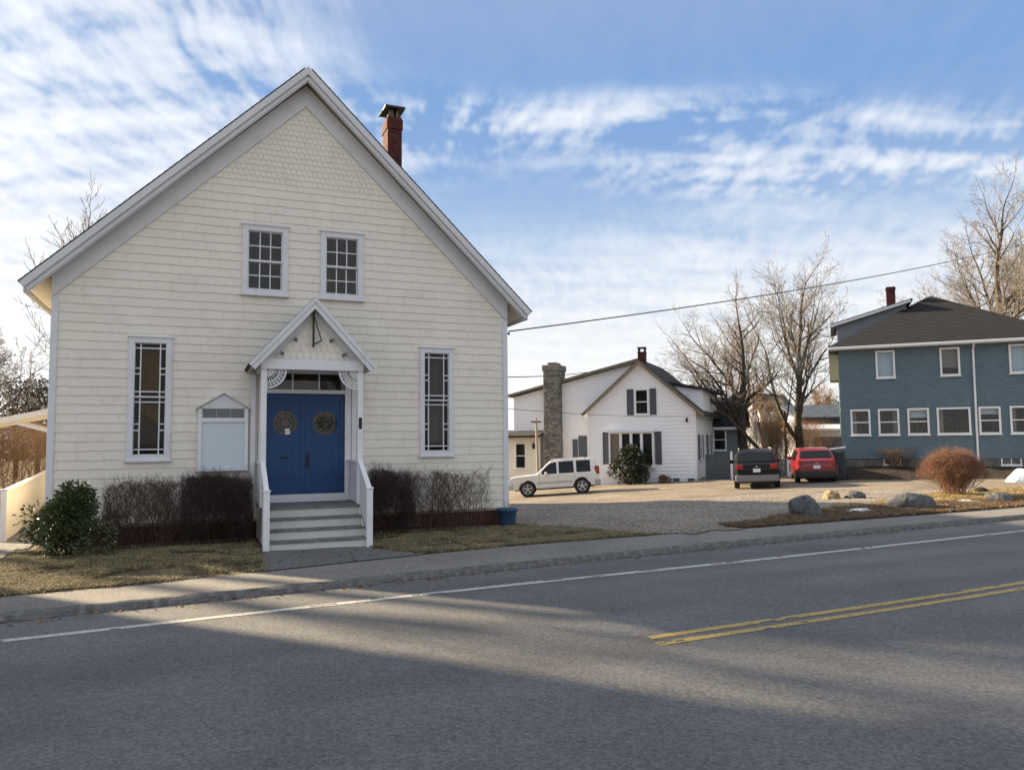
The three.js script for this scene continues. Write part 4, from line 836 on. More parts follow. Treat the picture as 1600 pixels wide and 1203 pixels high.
  for (let y = 0.0; y < Y(6.2);) {
    const h = 0.11 + r() * 0.12;
    for (let x = x0; x < x1 - 0.05;) { const w = Math.min(0.13 + r() * 0.3, x1 - x); stones[Math.floor(r() * 3)].push(bx(x + 0.008, x + w - 0.008, y + 0.008, y + h - 0.008, z1 - 0.12, z1 + (r() - 0.5) * 0.03, 0.02)); x += w; }
    for (let z = wz - 0.6; z < z1 - 0.15;) { const w = 0.15 + r() * 0.25; for (const sx of [x0, x1]) stones[Math.floor(r() * 3)].push(bx(sx - (sx === x0 ? (r()) * 0.02 : 0.1), sx + (sx === x0 ? 0.1 : r() * 0.02), y + 0.008, y + h - 0.008, z, Math.min(z + w - 0.01, z1 - 0.13))); z += w; }
    y += h;
  }
  stones.forEach((g, i) => mesh('fieldstones', g, tones[i], st, 'stuff'));
  mesh('chimney_cap', [bx(x0 - 0.05, x1 + 0.05, Y(6.2), Y(6.55), wz - 0.75, z1 + 0.05, 0.03), bx(x0 + 0.22, x1 - 0.22, Y(6.55), Y(6.72), wz - 0.5, z1 - 0.2, 0.03)], tones[0], st);
}
// pale service post in front of the stone chimney
{
  const p = thing('service_post', 'tall pale wooden post standing before the stone chimney', 'post', [16.0, -0.68, -22.55], 0);
  mesh('shaft', rod([0, -0.2, 0], [-0.12, 4.0, 0], 0.085, 0.07, 10), mat(lin(0.5, 0.46, 0.38), 0.85, { map: T.grain }), p);
  mesh('cross_piece', bx(-0.45, 0.2, 3.75, 3.83, -0.05, 0.05), M.bark, p);
}
// ---------- blue house ----------
const blueHouse = thing('blue_house', 'blue shingled two storey house with dark hip roof and white gutter', 'house', [27.39, -0.3, -11.21], -Math.PI / 4);
{
  const Y = v => v + 0.3, W = 9.4, D = 9.4;
  const upper = [[1.68, 2.53], [4.45, 5.29], [7.27, 8.1]], lower = [[0.45, 1.34], [1.68, 2.61], [2.96, 3.89], [4.21, 5.61], [5.93, 6.82], [7.18, 8.05]];
  const holes = [...upper.map(([a, b]) => [a, b, Y(4.9), Y(6.25)]), ...lower.map(([a, b]) => [a, b, Y(2.12), Y(3.4)])];
  mesh('front_wall', prism([[0.02, Y(1.0)], [W - 0.02, Y(1.0)], [W - 0.02, Y(6.5)], [0.02, Y(6.5)]], -0.16, -0.02, holes), M.blue[0], blueHouse);
  mesh('side_wall', bx(0.02, 0.16, Y(1.0), Y(6.5), -D + 0.02, -0.161), M.blue[0], blueHouse); mesh('side_wall', bx(W - 0.16, W - 0.02, Y(1.0), Y(6.5), -D + 0.02, -0.161), M.blue[0], blueHouse);
  mesh('rear_wall', bx(0.161, W - 0.161, Y(1.0), Y(6.5), -D + 0.02, -D + 0.16), M.blue[0], blueHouse);
  for (const y of [1.02, 3.85, 6.2]) mesh('storey_floor', bx(0.161, W - 0.161, Y(y), Y(y) + 0.2, -D + 0.161, -0.161), M.floorboard, blueHouse);
  mesh('inner_wall', bx(0.161, W - 0.161, Y(1.23), Y(6.19), -3.2, -3.1), M.tan, blueHouse);
  // cloth behind the panes
  for (const [a, b, c0, c1, m] of [[1.74, 2.47, 4.95, 6.2, M.blind], [4.5, 5.24, 5.3, 6.2, M.curtain], [7.33, 8.04, 4.95, 6.2, M.blind], [0.5, 0.72, 2.15, 3.36, M.curtain], [2.35, 2.56, 2.15, 3.36, M.curtain], [3.0, 3.84, 2.95, 3.36, M.blind], [4.26, 4.5, 2.15, 3.36, M.curtain], [5.98, 6.78, 3.05, 3.36, M.blind], [7.22, 7.45, 2.15, 3.36, M.curtain]]) mesh('curtain', bx(a, b, Y(c0), Y(c1), -0.24, -0.22), m, blueHouse);
  const rects = lapped([[0, Y(1.0)], [W, Y(1.0)], [W, Y(6.5)], [0, Y(6.5)]], holes, 0.155, -0.02, 0.02, 0.31, 8), sets = [[], [], []], r = rng(6);
  rects.forEach(g => sets[Math.floor(r() * 3)].push(g));
  sets.forEach((g, i) => mesh('wall_shingles', g, M.blue[i], blueHouse, 'stuff'));
  mesh('foundation', bx(0.06, W - 0.06, -0.5, Y(1.0), -D + 0.06, -0.06), M.concrete, blueHouse);
    upper.forEach(([a, b], i) => simpleWindow(blueHouse, a, b, Y(4.9), Y(6.25), 0.0, M.glass, 0));
  lower.forEach(([a, b], i) => simpleWindow(blueHouse, a, b, Y(2.12), Y(3.4), 0.0, M.glass, i === 3 ? 0 : 1));
  for (const [a, b] of [[1.84, 2.6], [6.74, 7.55]]) simpleWindow(blueHouse, a, b, Y(0.68), Y(1.06), -0.06, M.glassDark, 2, M.white, 0.05).name = 'cellar_window';
  // hip roof: four faces with courses on the front face
  const ov = 0.45, ez = 6.52, ap = V(W / 2, Y(9.55), -D / 2), c = [V(-ov, Y(ez), ov), V(W + ov, Y(ez), ov), V(W + ov, Y(ez), -D - ov), V(-ov, Y(ez), -D - ov)];
  const hr = part('hip_roof', blueHouse), t = new Tri();
  for (let i = 0; i < 4; i++) { t.tri(c[i], c[(i + 1) % 4], ap); t.quad(c[i], c[(i + 1) % 4], c[(i + 1) % 4].clone().add(V(0, -0.08, 0)), c[i].clone().add(V(0, -0.08, 0))); }
  t.quad(c[3].clone().add(V(0, -0.08, 0)), c[2].clone().add(V(0, -0.08, 0)), c[1].clone().add(V(0, -0.08, 0)), c[0].clone().add(V(0, -0.08, 0)));
  mesh('roof_deck', t.geo(), M.roof, hr);
  const tc = new Tri(), n = 34;
  for (const k of [0, 3]) for (let i = 0; i < n; i++) {
    const A = c[k], B = c[(k + 1) % 4], L = u => A.clone().lerp(ap, u), R = u => B.clone().lerp(ap, u), u0 = i / n, u1 = (i + 1.1) / n, up = V(0, 0.022, 0), lo = V(0, 0.004, 0);
    if (u1 > 1) break;
    tc.quad(L(u0).add(up), R(u0).add(up), R(u1).add(lo), L(u1).add(lo)); tc.quad(L(u0), R(u0), R(u0).add(up), L(u0).add(up));
  }
  mesh('roof_shingle_courses', tc.geo(), mat(lin(0.018, 0.019, 0.025), 0.95, { map: T.roof, bumpMap: T.roughBump, bumpScale: 0.006 }), hr, 'stuff');
  mesh('gutter', [bx(-ov - 0.02, W + ov + 0.02, Y(6.36), Y(6.49), ov - 0.06, ov + 0.07, 0.03)], M.white, blueHouse);
  mesh('soffit', bx(-ov + 0.02, W + ov - 0.02, Y(6.36), Y(6.40), 0.02, ov - 0.065), M.white, blueHouse);
  mesh('downpipe', [rod([5.84, Y(6.36), ov], [5.84, Y(6.1), 0.07], 0.05), rod([5.84, Y(6.12), 0.07], [5.81, Y(0.6), 0.07], 0.05), rod([5.81, Y(0.62), 0.07], [5.81, Y(0.45), 0.3], 0.05)], M.white, blueHouse);
  // rear dormer wing on the left
  const dw = part('rear_dormer', blueHouse);
  mesh('dormer_wall', [prism([[0.02, Y(6.3)], [3.4, Y(6.3)], [3.4, Y(9.0)], [0.02, Y(8.05)]], -7.5, -3.2)], M.slateWall, dw);
  mesh('dormer_roof', [prism([[-0.3, Y(8.0)], [3.7, Y(9.12)], [3.7, Y(9.24)], [-0.3, Y(8.13)]], -7.8, -2.95)], mat(lin(0.34, 0.36, 0.38), 0.8, { map: T.roof }), dw);
  mesh('dormer_fascia', [prism([[-0.32, Y(7.93)], [3.6, Y(9.03)], [3.6, Y(9.15)], [-0.32, Y(8.06)]], -2.949, -2.915)], M.trim, dw);
  // chimney
  const ch = part('chimney', blueHouse); mesh('stack', bx(2.55, 2.98, Y(8.2), Y(10.1), -4.5, -4.05), M.brick[1], ch); mesh('stack_band', bx(2.52, 3.01, Y(9.95), Y(10.04), -4.53, -4.02), M.brick[0], ch);
  // bay on the far side wall
  const by = part('side_bay', blueHouse);
  mesh('bay_box', [bx(-0.42, 0.0, Y(5.0), Y(6.32), -3.6, -1.4)], mat(lin(0.42, 0.38, 0.25), 0.7, { map: T.paint }), by);  // warm sunlight on the bay is put into this yellowish colour
  mesh('bay_pane', [bx(-0.434, -0.421, Y(5.25), Y(6.1), -3.3, -1.7)], M.glassDark, by);
}
// planting bed against the blue house
{
  const t = new Tri(), n = 26, prof = [[0.05, 0.62], [0.5, 0.55], [1.1, 0.36], [1.7, 0.1], [2.0, -0.25]];
  const at = (i, k) => { const u = -0.4 + i / n * 10.6, o = prof[k][0] + fbm(u * 1.3, k, 2, 2) * 0.25, v = prof[k][1] + fbm(u * 1.7, k * 0.8, 5, 3) * 0.18; return V(27.39 + 0.7071 * (u - o), v, -11.21 + 0.7071 * (u + o)); };
  for (let i = 0; i < n; i++) for (let k = 0; k + 1 < prof.length; k++) t.quad(at(i, k), at(i, k + 1), at(i + 1, k + 1), at(i + 1, k));
  mesh('garden_bed', t.geo(), M.mulch, scene, 'structure');
}
// ---------- far buildings ----------
function farHouse(name, label, pos, turn, w, d, h, rise, wall, windows, roofMat = M.roof) {
  const o = thing(name, label, 'house', pos, turn);
  mesh('wall', prism([[0, -0.5], [d, -0.5], [d, h], [d / 2, h + rise], [0, h]], 0, w).rotateY(Math.PI / 2).translate(0, 0, 0), wall, o);
  const s = rise / (d / 2);
  for (const q of [0, 1]) mesh('roof', prism(q ? [[d / 2, h + rise + 0.03], [d + 0.4, h - 0.4 * s + 0.03], [d + 0.4, h - 0.4 * s + 0.2], [d / 2, h + rise + 0.2]] : [[d / 2, h + rise + 0.03], [d / 2, h + rise + 0.2], [-0.4, h - 0.4 * s + 0.2], [-0.4, h - 0.4 * s + 0.03]], -0.3, w + 0.3).rotateY(Math.PI / 2), roofMat, o);
  mesh('eave_trim', bx(-0.3, w + 0.3, h - 0.4 * s - 0.14, h - 0.4 * s + 0.025, 0.36, 0.42), M.white, o);
  for (const [a, b, c, e] of windows) simpleWindow(o, a, b, c, e, 0.02, M.glassDark, 1);
  return o;
}
farHouse('grey_house', 'slate grey cottage with blue roof partly hidden behind the white house', [25.6, -0.3, -23.4], -Math.PI / 4, 4.1, 4.4, 3.3, 1.5, M.slateWall, [[2.62, 3.42, 1.6, 2.95]], mat(lin(0.055, 0.085, 0.125), 0.9, { map: T.roof }));
farHouse('pale_house', 'pale two storey house far back between the bare trees', [49.4, 0.2, -43], -0.35, 3.2, 6, 4.6, 1.6, M.vinyl, [[0.5, 1.2, 0.9, 2.2], [1.7, 2.4, 0.9, 2.2], [0.5, 1.2, 2.9, 4.2], [1.7, 2.4, 2.9, 4.2]]);
{
  const g = thing('garage', 'white garage with grey door and dark roof behind the blue house', 'garage', [44.3, 0.3, -32.5], -0.38);
  mesh('wall', bx(0, 5.2, -0.5, 2.5, -4, 0), M.vinyl, g);
  mesh('roof', prism([[-(0.5), 2.35], [-(0.5), 2.5], [2.2, 3.7], [4.9, 2.5], [4.9, 2.35]], -0.4, 5.6).rotateY(Math.PI / 2), M.snow, g);
  for (let k = 0; k < 4; k++) mesh('door_panel', bx(1.3, 3.5, 0.0 + k * 0.46, 0.45 + k * 0.46, 0.0, 0.05), M.shutter, g);
  const c = thing('carport', 'open carport with low blue grey roof beside the blue house', 'carport', [39.6, 0.1, -27.6], -0.42);
  mesh('roof', prism([[-0.6, 3.35], [-0.6, 3.5], [3.2, 4.55], [3.2, 4.4]], -0.2, 5.2).rotateY(Math.PI / 2), mat(lin(0.16, 0.21, 0.27), 0.8, { map: T.roof }), c);
  mesh('header', bx(-0.1, 5.1, 2.95, 3.4, 0.3, 0.45), M.fence, c);
  for (const x of [0.05, 4.9]) mesh('post', bx(x, x + 0.16, -0.4, 2.95, 0.3, 0.46), M.bark, c);
  for (const x of [0.05, 4.9]) mesh('post', bx(x, x + 0.16, -0.4, 4.1, -3.1, -2.94), M.bark, c);
}
// ---------- neighbour beyond the left of the view: its bulk shades the street ----------
{
  const n = thing('flat_roof_house', 'tall grey flat roofed house standing left of the church', 'house', [-21.9, -0.1, 2.2], 0);
  const w = 10.6, d = 5.6, h = 9.3;
  mesh('wall', bx(0, w, -0.4, h, -d, 0), mat(lin(0.33, 0.34, 0.36), 0.8, { map: T.paint }), n);
  mesh('cornice', bx(-0.25, w + 0.25, h + 0.002, h + 0.35, -d - 0.25, 0.25), M.white, n);
  for (let f = 0; f < 3; f++) for (let k = 0; k < 4; k++) simpleWindow(n, 0.8 + k * 2.5, 1.8 + k * 2.5, 0.9 + f * 3, 2.4 + f * 3, 0.0, M.glassDark, 1);
}

// ---------- bare trees ----------
function bareTree(name, label, base, o) {
  const T_ = thing(name, label, 'tree', [base.x, base.y, base.z], 0, o.group), r = rng(o.seed);
  const trunk = new Tri(), limbs = new Tri(), twigs = new Tri();
  const rnd = () => r() * 2 - 1;
  function grow(p, d, len, rad, lvl) {
    const n = lvl === 0 ? (o.trunkSegs || 6) : lvl === 1 ? 6 : lvl === 2 ? 4 : lvl === 3 ? 3 : 2, pts = [p.clone()], rs = [rad], dir = d.clone().normalize(), dirs = [dir.clone()];
    const taper = lvl === 0 ? (o.taper || 0.5) : lvl < 3 ? 0.38 : 0.5, wand = (lvl === 0 ? 0.10 : lvl === 1 ? 0.18 : 0.26) * (o.wander || 1);
    for (let i = 1; i <= n; i++) {
      dir.add(V(rnd() * wand, rnd() * wand + (lvl > 0 ? (o.lift ?? 0.10) : 0), rnd() * wand)).normalize();
      pts.push(pts[i - 1].clone().addScaledVector(dir, len / n)); rs.push(Math.max(rad * (1 - (1 - taper) * i / n), o.minR || 0.012)); dirs.push(dir.clone());
    }
    if (lvl === 0) { rs[0] *= 1.35; }
    (lvl === 0 ? trunk : lvl < 3 ? limbs : twigs).tube(pts, rs, lvl === 0 ? 9 : lvl === 1 ? 6 : lvl === 2 ? 4 : 3);
    if (lvl >= (o.levels || 5)) return;
    const kids = lvl === 0 ? o.limbs : lvl === 1 ? (o.k1 || 7) : lvl === 2 ? (o.k2 || 6) : lvl === 3 ? (o.k3 || 5) : (o.k4 || 3);
    const t0 = lvl === 0 ? (o.fork || 0.35) : 0.22;
    for (let k = 0; k < kids; k++) {
      const t = Math.min(0.999, t0 + (1 - t0) * (k + r() * 0.8) / kids), f = t * n, i = Math.min(n - 1, Math.floor(f)), q = pts[i].clone().lerp(pts[i + 1], f - i), D = dirs[i + 1];
      const side = V(rnd(), rnd() * 0.4, rnd()); side.addScaledVector(D, -side.dot(D)).normalize();
      const spread = (lvl === 0 ? (o.spread || 0.75) : 0.75) * (0.75 + r() * 0.5), nd = D.clone().multiplyScalar(Math.cos(spread)).addScaledVector(side, Math.sin(spread));
      const shrink = lvl === 0 ? (o.limbLen || 0.75) * (1.15 - 0.55 * (t - t0) / (1 - t0)) : (0.62 - 0.22 * t);
      grow(q, nd, len * shrink * (0.75 + r() * 0.45), Math.max(rs[i + 1] * (lvl === 0 ? 0.62 : 0.6), o.minR || 0.012), lvl + 1);
    }
    if (lvl < 4) grow(pts[n], dirs[n], len * (lvl === 0 ? (o.limbLen || 0.75) * 0.8 : 0.5), rs[n] * 0.9, lvl + 1);
  }
  grow(V(0, -0.3, 0), o.dir || V(0, 1, 0), o.len, o.rad, 0);
  mesh('trunk', trunk.geo(), o.bark || M.bark, T_); mesh('limbs', limbs.geo(), o.bark || M.bark, T_); mesh('crown', twigs.geo(), o.twig || M.twig, T_);
  return T_;
}
const onGround = (px, d, dy = 0) => { const p = atDepth(px, 700, d); return V(p.x, groundY(p.x, p.z) + dy, p.z); };
bareTree('maple_tree', 'spreading bare maple behind the dark parked car', onGround(1168, 47), { seed: 12, len: 5.2, rad: 0.34, limbs: 8, fork: 0.42, spread: 0.85, limbLen: 1.02, k1: 7, k2: 5, k3: 4, k4: 2, dir: V(-0.10, 1, -0.02), lift: 0.075, minR: 0.007, taper: 0.55 });
bareTree('upright_tree', 'slender upright bare tree rising behind the red parked car', onGround(1252, 49), { seed: 33, len: 7.2, rad: 0.3, limbs: 9, fork: 0.28, spread: 0.62, limbLen: 0.78, k1: 6, k2: 5, k3: 3, k4: 2, dir: V(-0.06, 1, 0.0), lift: 0.11, bark: M.barkPale, twig: M.twig, minR: 0.008 });
bareTree('leaning_tree', 'bare trunk leaning steeply between the two parked cars', onGround(1228, 45.5), { seed: 7, len: 6.6, rad: 0.145, limbs: 3, fork: 0.7, spread: 0.6, limbLen: 0.32, k1: 4, k2: 3, k3: 2, levels: 4, dir: V(-0.66, 0.80, -0.24), wander: 0.3, taper: 0.55 });
bareTree('maple_tree', 'large bare tree towering above the blue house roof', onGround(1564, 55), { seed: 31, len: 12.2, rad: 0.45, limbs: 13, fork: 0.45, spread: 0.95, limbLen: 0.56, k1: 9, k2: 6, k3: 4, k4: 2, lift: 0.08, bark: M.barkPale, minR: 0.0095 });
const backTones = [M.twigBrown, M.twig, M.twigBrown];
[[1060, 66, 6.4], [1105, 72, 7.6], [1145, 64, 6.2], [1195, 70, 8.0], [1212, 62, 5.6], [1275, 74, 7.4], [1300, 68, 5.2], [1090, 80, 8.4], [1180, 84, 8.2]].forEach(([px, d, h], i) =>
  bareTree('thicket_tree', 'thin brown bare tree in the thicket behind the parking lot', onGround(px, d), { seed: 100 + i, len: h * 0.55, rad: 0.12, limbs: 7, fork: 0.18, spread: 0.5, limbLen: 0.72, k1: 6, k2: 5, k3: 4, levels: 4, lift: 0.2, twig: backTones[i % 3], bark: M.twigBrown, minR: 0.012, group: 'brown trees of the thicket behind the lot' }));
// trees left of and behind the church
bareTree('birch_tree', 'slim bare tree rising behind the left slope of the church roof', onGround(180, 35), { seed: 51, len: 9.2, rad: 0.13, limbs: 7, fork: 0.3, spread: 0.42, limbLen: 0.42, k1: 5, k2: 4, k3: 3, levels: 4, lift: 0.2, minR: 0.011, dir: V(-0.03, 1, 0) });
bareTree('maple_tree', 'bare tree with drooping twigs beside the left corner of the church', onGround(-40, 38), { seed: 58, len: 5.0, rad: 0.2, limbs: 7, fork: 0.3, spread: 0.8, limbLen: 0.75, k1: 6, k2: 4, k3: 3, k4: 2, lift: 0.05, minR: 0.011, dir: V(0.06, 1, 0) });
bareTree('tall_tree', 'tall slim bare tree standing alone left of the church', V(-13.2, -0.1, -8.7), { seed: 61, len: 13, rad: 0.24, taper: 0.45, limbs: 7, fork: 0.72, spread: 0.7, limbLen: 0.25, k1: 4, k2: 2, levels: 3, minR: 0.02 });
bareTree('tall_tree', 'tall slim bare tree beside the flat roofed house', V(-14.2, -0.1, -9.0), { seed: 62, len: 13.5, rad: 0.26, taper: 0.45, limbs: 7, fork: 0.75, spread: 0.7, limbLen: 0.25, k1: 4, k2: 2, levels: 3, minR: 0.02 });
bareTree('maple_tree', 'tallest bare tree rising behind the flat roofed house', V(-17.6, -0.1, -13.4), { seed: 64, len: 16, rad: 0.32, taper: 0.4, limbs: 8, fork: 0.6, spread: 0.6, limbLen: 0.28, k1: 5, k2: 3, levels: 3, minR: 0.02 });
// low evergreen and oak crowns behind the canopy
function leafyTree(name, label, base, h, rx, n, tone, seed, group) {
  const o = thing(name, label, 'tree', [base.x, base.y, base.z], 0, group), r = rng(seed), t = new Tri(), tr = new Tri();
  tr.tube([V(0, -0.3, 0), V(0.05, h * 0.5, 0), V(0, h * 0.92, 0.05)], [0.16, 0.1, 0.03], 7);
  for (let k = 0; k < 40; k++) {
    const y = h * (0.22 + 0.76 * r()), a = r() * 6.28, w = rx * (1.05 - 0.75 * Math.abs(y / h - 0.45)) * (0.5 + r() * 0.6), e = V(Math.cos(a) * w, y + 0.2 * w, Math.sin(a) * w);
    tr.tube([V(0, y * 0.8, 0), e], [0.03, 0.01], 4);
    for (let i = 0; i < n / 40; i++) {
      const p = e.clone().add(V(r() - 0.5, (r() - 0.5) * 0.8, r() - 0.5).multiplyScalar(rx * 0.55)), u = V(r() - 0.5, r() - 0.5, r() - 0.5).normalize(), v = V(r() - 0.5, r() - 0.5, r() - 0.5).cross(u).normalize(), s = 0.06 + r() * 0.07;
      t.quad(p.clone().addScaledVector(u, -s), p.clone().addScaledVector(v, -s * 0.5), p.clone().addScaledVector(u, s), p.clone().addScaledVector(v, s * 0.5));
    }
  }
  mesh('trunk', tr.geo(), M.bark, o); mesh('crown', t.geo(), tone, o);
  return o;
}
const oakLeaf = mat(lin(0.20, 0.13, 0.075), 0.9);
[[-12, 42, 4.6, 2.4, oakLeaf], [24, 46, 5.2, 2.6, oakLeaf], [58, 44, 5.4, 2.2, M.conifer], [80, 48, 5.8, 2.4, M.conifer]].forEach(([px, d, h, rx, m], i) =>
  leafyTree(i < 2 ? 'oak_tree' : 'pine_tree', i < 2 ? 'low oak holding brown leaves behind the side canopy' : 'dark green pine tip behind the left corner of the church', onGround(px, d), h, rx, 2600, m, 200 + i, i < 2 ? 'brown oaks behind the side canopy' : 'pines behind the left church corner'));
[[1330, 96], [1300, 100]].forEach(([px, d], i) => leafyTree('pine_tree', 'far dark pine on the rise beyond the carport', onGround(px, d), 7.2, 4, 2600, M.conifer, 220 + i, 'far pines beyond the carport'));

// ---------- shrubs ----------
function twigShrub(name, label, box, o) {
  const [x0, x1, z0, z1, y0, y1] = box, cx = (x0 + x1) / 2, cz = (z0 + z1) / 2, s = thing(name, label, 'shrub', [cx, y0, cz], 0, o.group), r = rng(o.seed);
  const stems = new Tri(), tw = new Tri(), W = (x1 - x0) / 2, Dz = (z1 - z0) / 2, H = y1 - y0;
  const inside = o.dome ? p => { const w = 0.28 + 0.72 * smooth(0, 0.45, p.y / H), e = 0.92 + 0.16 * hash2(Math.floor(p.x * 9) + 50, Math.floor(p.z * 9) + 50, 5), q = Math.pow(p.x / (W * w), 2) + Math.pow(p.z / (Dz * w), 2); return q + Math.pow(Math.max(0, p.y / H - 0.45) / 0.55, 2) < e; }
    : p => { const e = 0.05 * hash2(Math.floor(p.x * 14) + 90, Math.floor(p.z * 10) + 50, 3); return Math.abs(p.x) < W * (0.90 + 2 * e) && Math.abs(p.z) < Dz && p.y < H * (0.90 + 1.6 * e + 0.02 * Math.sin(p.x * 4 + o.seed)); };
  function go(p, d, len, rad, lvl) {
    const pts = [p.clone()], rs = [rad]; let q = p.clone(), dir = d.clone().normalize();
    const n = lvl ? 3 : 4, stray = r() < 0.10;
    for (let i = 0; i < n; i++) { dir.add(V(r() - 0.5, (r() - 0.5) * 0.6 + 0.12, r() - 0.5).multiplyScalar(0.55)).normalize(); q = q.clone().addScaledVector(dir, len / n); if (!inside(q) && !(stray && inside(q.clone().multiplyScalar(0.88)))) break; pts.push(q); rs.push(rad * (1 - 0.6 * (i + 1) / n)); }
    if (pts.length < 2) return;
    (lvl ? tw : stems).tube(pts, rs, 3);
    if (lvl >= o.levels) return;
    const kids = lvl ? o.k : o.k0;
    for (let k = 0; k < kids; k++) { const i = 1 + Math.floor(r() * (pts.length - 1)), a = r() * 6.28, nd = dir.clone().multiplyScalar(0.7).add(V(Math.cos(a), r() * 0.9 - 0.15, Math.sin(a)).multiplyScalar(0.8)); go(pts[i], nd, len * (0.45 + r() * 0.25), Math.max(rs[i] * 0.62, 0.0022), lvl + 1); }
  }
  for (let k = 0; k < o.stems; k++) {
    const bxr = (r() * 2 - 1) * W * (o.rootSpread ?? 0.85), bzr = (r() * 2 - 1) * Dz * 0.4, lean = V((r() - 0.5) * (o.lean || 0.5) + bxr / W * 0.15, 1, (r() - 0.5) * 0.5);
    go(V(bxr, -0.08, bzr), lean, H * (0.75 + r() * 0.4), o.rad || 0.008, 0);
  }
  mesh('stems', stems.geo(), o.mat, s); mesh('twigs', tw.geo(), o.twigMat || o.mat, s);
  return s;
}
twigShrub('hedge', 'sparse leafless hedge below the tall window left of the porch', [-3.92, -2.45, 0.6, 1.55, -0.10, 1.36], { seed: 1, stems: 52, levels: 3, k0: 6, k: 4, mat: M.twigGrey, lean: 0.7, rad: 0.009 });
twigShrub('hedge', 'dense dark leafless hedge under the notice case', [-2.55, -1.10, 0.6, 1.6, -0.10, 1.43], { seed: 2, stems: 74, levels: 3, k0: 8, k: 5, mat: M.twigDark, lean: 0.5 });
twigShrub('hedge', 'dense dark leafless hedge beside the right porch railing', [1.19, 2.32, 0.55, 1.5, -0.08, 1.46], { seed: 3, stems: 56, levels: 3, k0: 8, k: 5, mat: M.twigDark, lean: 0.5 });
twigShrub('hedge', 'open thin stemmed hedge below the tall window right of the porch', [2.22, 4.22, 0.55, 1.35, -0.08, 1.40], { seed: 4, stems: 54, levels: 3, k0: 5, k: 4, mat: M.twigGrey, lean: 0.7, rad: 0.009 });
{ const p = groundAt(1490, 776); twigShrub('round_bush', 'rounded rust coloured bare bush on the verge by the blue house', [p.x - 1.2, p.x + 1.2, p.z - 0.95, p.z + 0.95, p.y - 0.02, p.y + 1.48], { seed: 5, stems: 120, levels: 3, k0: 8, k: 5, dome: true, mat: M.twigRed, twigMat: M.twigRed, rootSpread: 0.24, lean: 1.7, rad: 0.008 }); }
twigShrub('foundation_shrub', 'small bare grey shrub in the bed under the blue house windows', [27.9, 29.9, -9.9, -8.7, 0.3, 1.55], { seed: 6, stems: 40, levels: 3, k0: 6, k: 3, mat: M.twigGrey, rootSpread: 0.3, lean: 1.6 });
twigShrub('thicket_shrub', 'tall brown leafless thicket beyond the boarded ramp railing', [-12.2, -6.3, -17.5, -13, -0.1, 3.0], { seed: 8, stems: 150, levels: 3, k0: 6, k: 3, mat: M.twigBrown, rad: 0.014, lean: 0.5 });
twigShrub('thicket_shrub', 'brown undergrowth behind the leaning trunk', [28.2, 36.5, -23, -19.6, -0.2, 3.3], { seed: 9, stems: 190, levels: 3, k0: 6, k: 3, mat: M.twigBrown, rad: 0.012 });
function leafBush(name, label, c, R, n, seed, leafMat, ls) {
  const s = thing(name, label, 'bush', [c.x, c.y, c.z]), r = rng(seed), t = new Tri(), st = new Tri();
  const blobs = []; for (let k = 0; k < 26; k++) { const a = r() * 6.28, q = Math.sqrt(r()), y = 0.12 + r() * 0.8; const w = Math.sin(Math.PI * Math.min(1, 0.28 + y * 0.62)); blobs.push(V(Math.cos(a) * q * R[0] * w * 0.85, y * R[1], Math.sin(a) * q * R[2] * w * 0.85)); }
  for (const b of blobs) st.tube([V(b.x * 0.1, -0.05, b.z * 0.1), V(b.x * 0.6, b.y * 0.5, b.z * 0.6), b], [0.014, 0.01, 0.005], 4);
  for (let i = 0; i < n; i++) {
    const b = blobs[Math.floor(r() * r() * blobs.length * 0.6 + r() * blobs.length * 0.4)], d = V(r() - 0.5, r() - 0.35, r() - 0.5).normalize(), rr = R[0] * 0.42 * Math.pow(r(), 0.4), p = b.clone().addScaledVector(d, rr); if (p.y < 0.02) continue;
    const out = d.clone().add(V((r() - 0.5) * 0.8, 0.1 + (r() - 0.5) * 0.8, (r() - 0.5) * 0.8)).normalize(), side = V(r() - 0.5, r() - 0.5, r() - 0.5).cross(out).normalize(), l = ls * (0.7 + r() * 0.6), w = l * 0.2, droop = V(0, -l * 0.25, 0);
    const A = p, B = p.clone().addScaledVector(out, l * 0.5), C2 = p.clone().addScaledVector(out, l).add(droop);
    t.tri(A, B.clone().addScaledVector(side, w), C2); t.tri(A, C2, B.clone().addScaledVector(side, -w));
  }
  mesh('stems', st.geo(), M.bark, s); mesh('leaves', t.geo(), leafMat, s);
  return s;
}
leafBush('rhododendron_bush', 'glossy dark green rhododendron at the left corner of the church', V(-4.35, -0.08, 1.55), [0.80, 1.22, 0.7], 9500, 17, M.leaf, 0.085);
{ const p = groundAt(985, 757); leafBush('evergreen_shrub', 'dark evergreen shrub in front of the white house picture window', V(19.9, -0.55, -18.9), [1.05, 2.1, 0.9], 4200, 18, M.leafDark, 0.16); }
[[16.9, -0.66, -23.0, 0.5, 0.9], [21.2, -0.5, -17.6, 0.35, 0.5]].forEach(([x, y, z, a, h], i) => leafBush('foundation_plant', i ? 'low withered plant at the foot of the white house wall' : 'reddish brown shrub at the foot of the stone chimney', V(x, y, z), [a, h, a], 700, 30 + i, oakLeaf, 0.12));

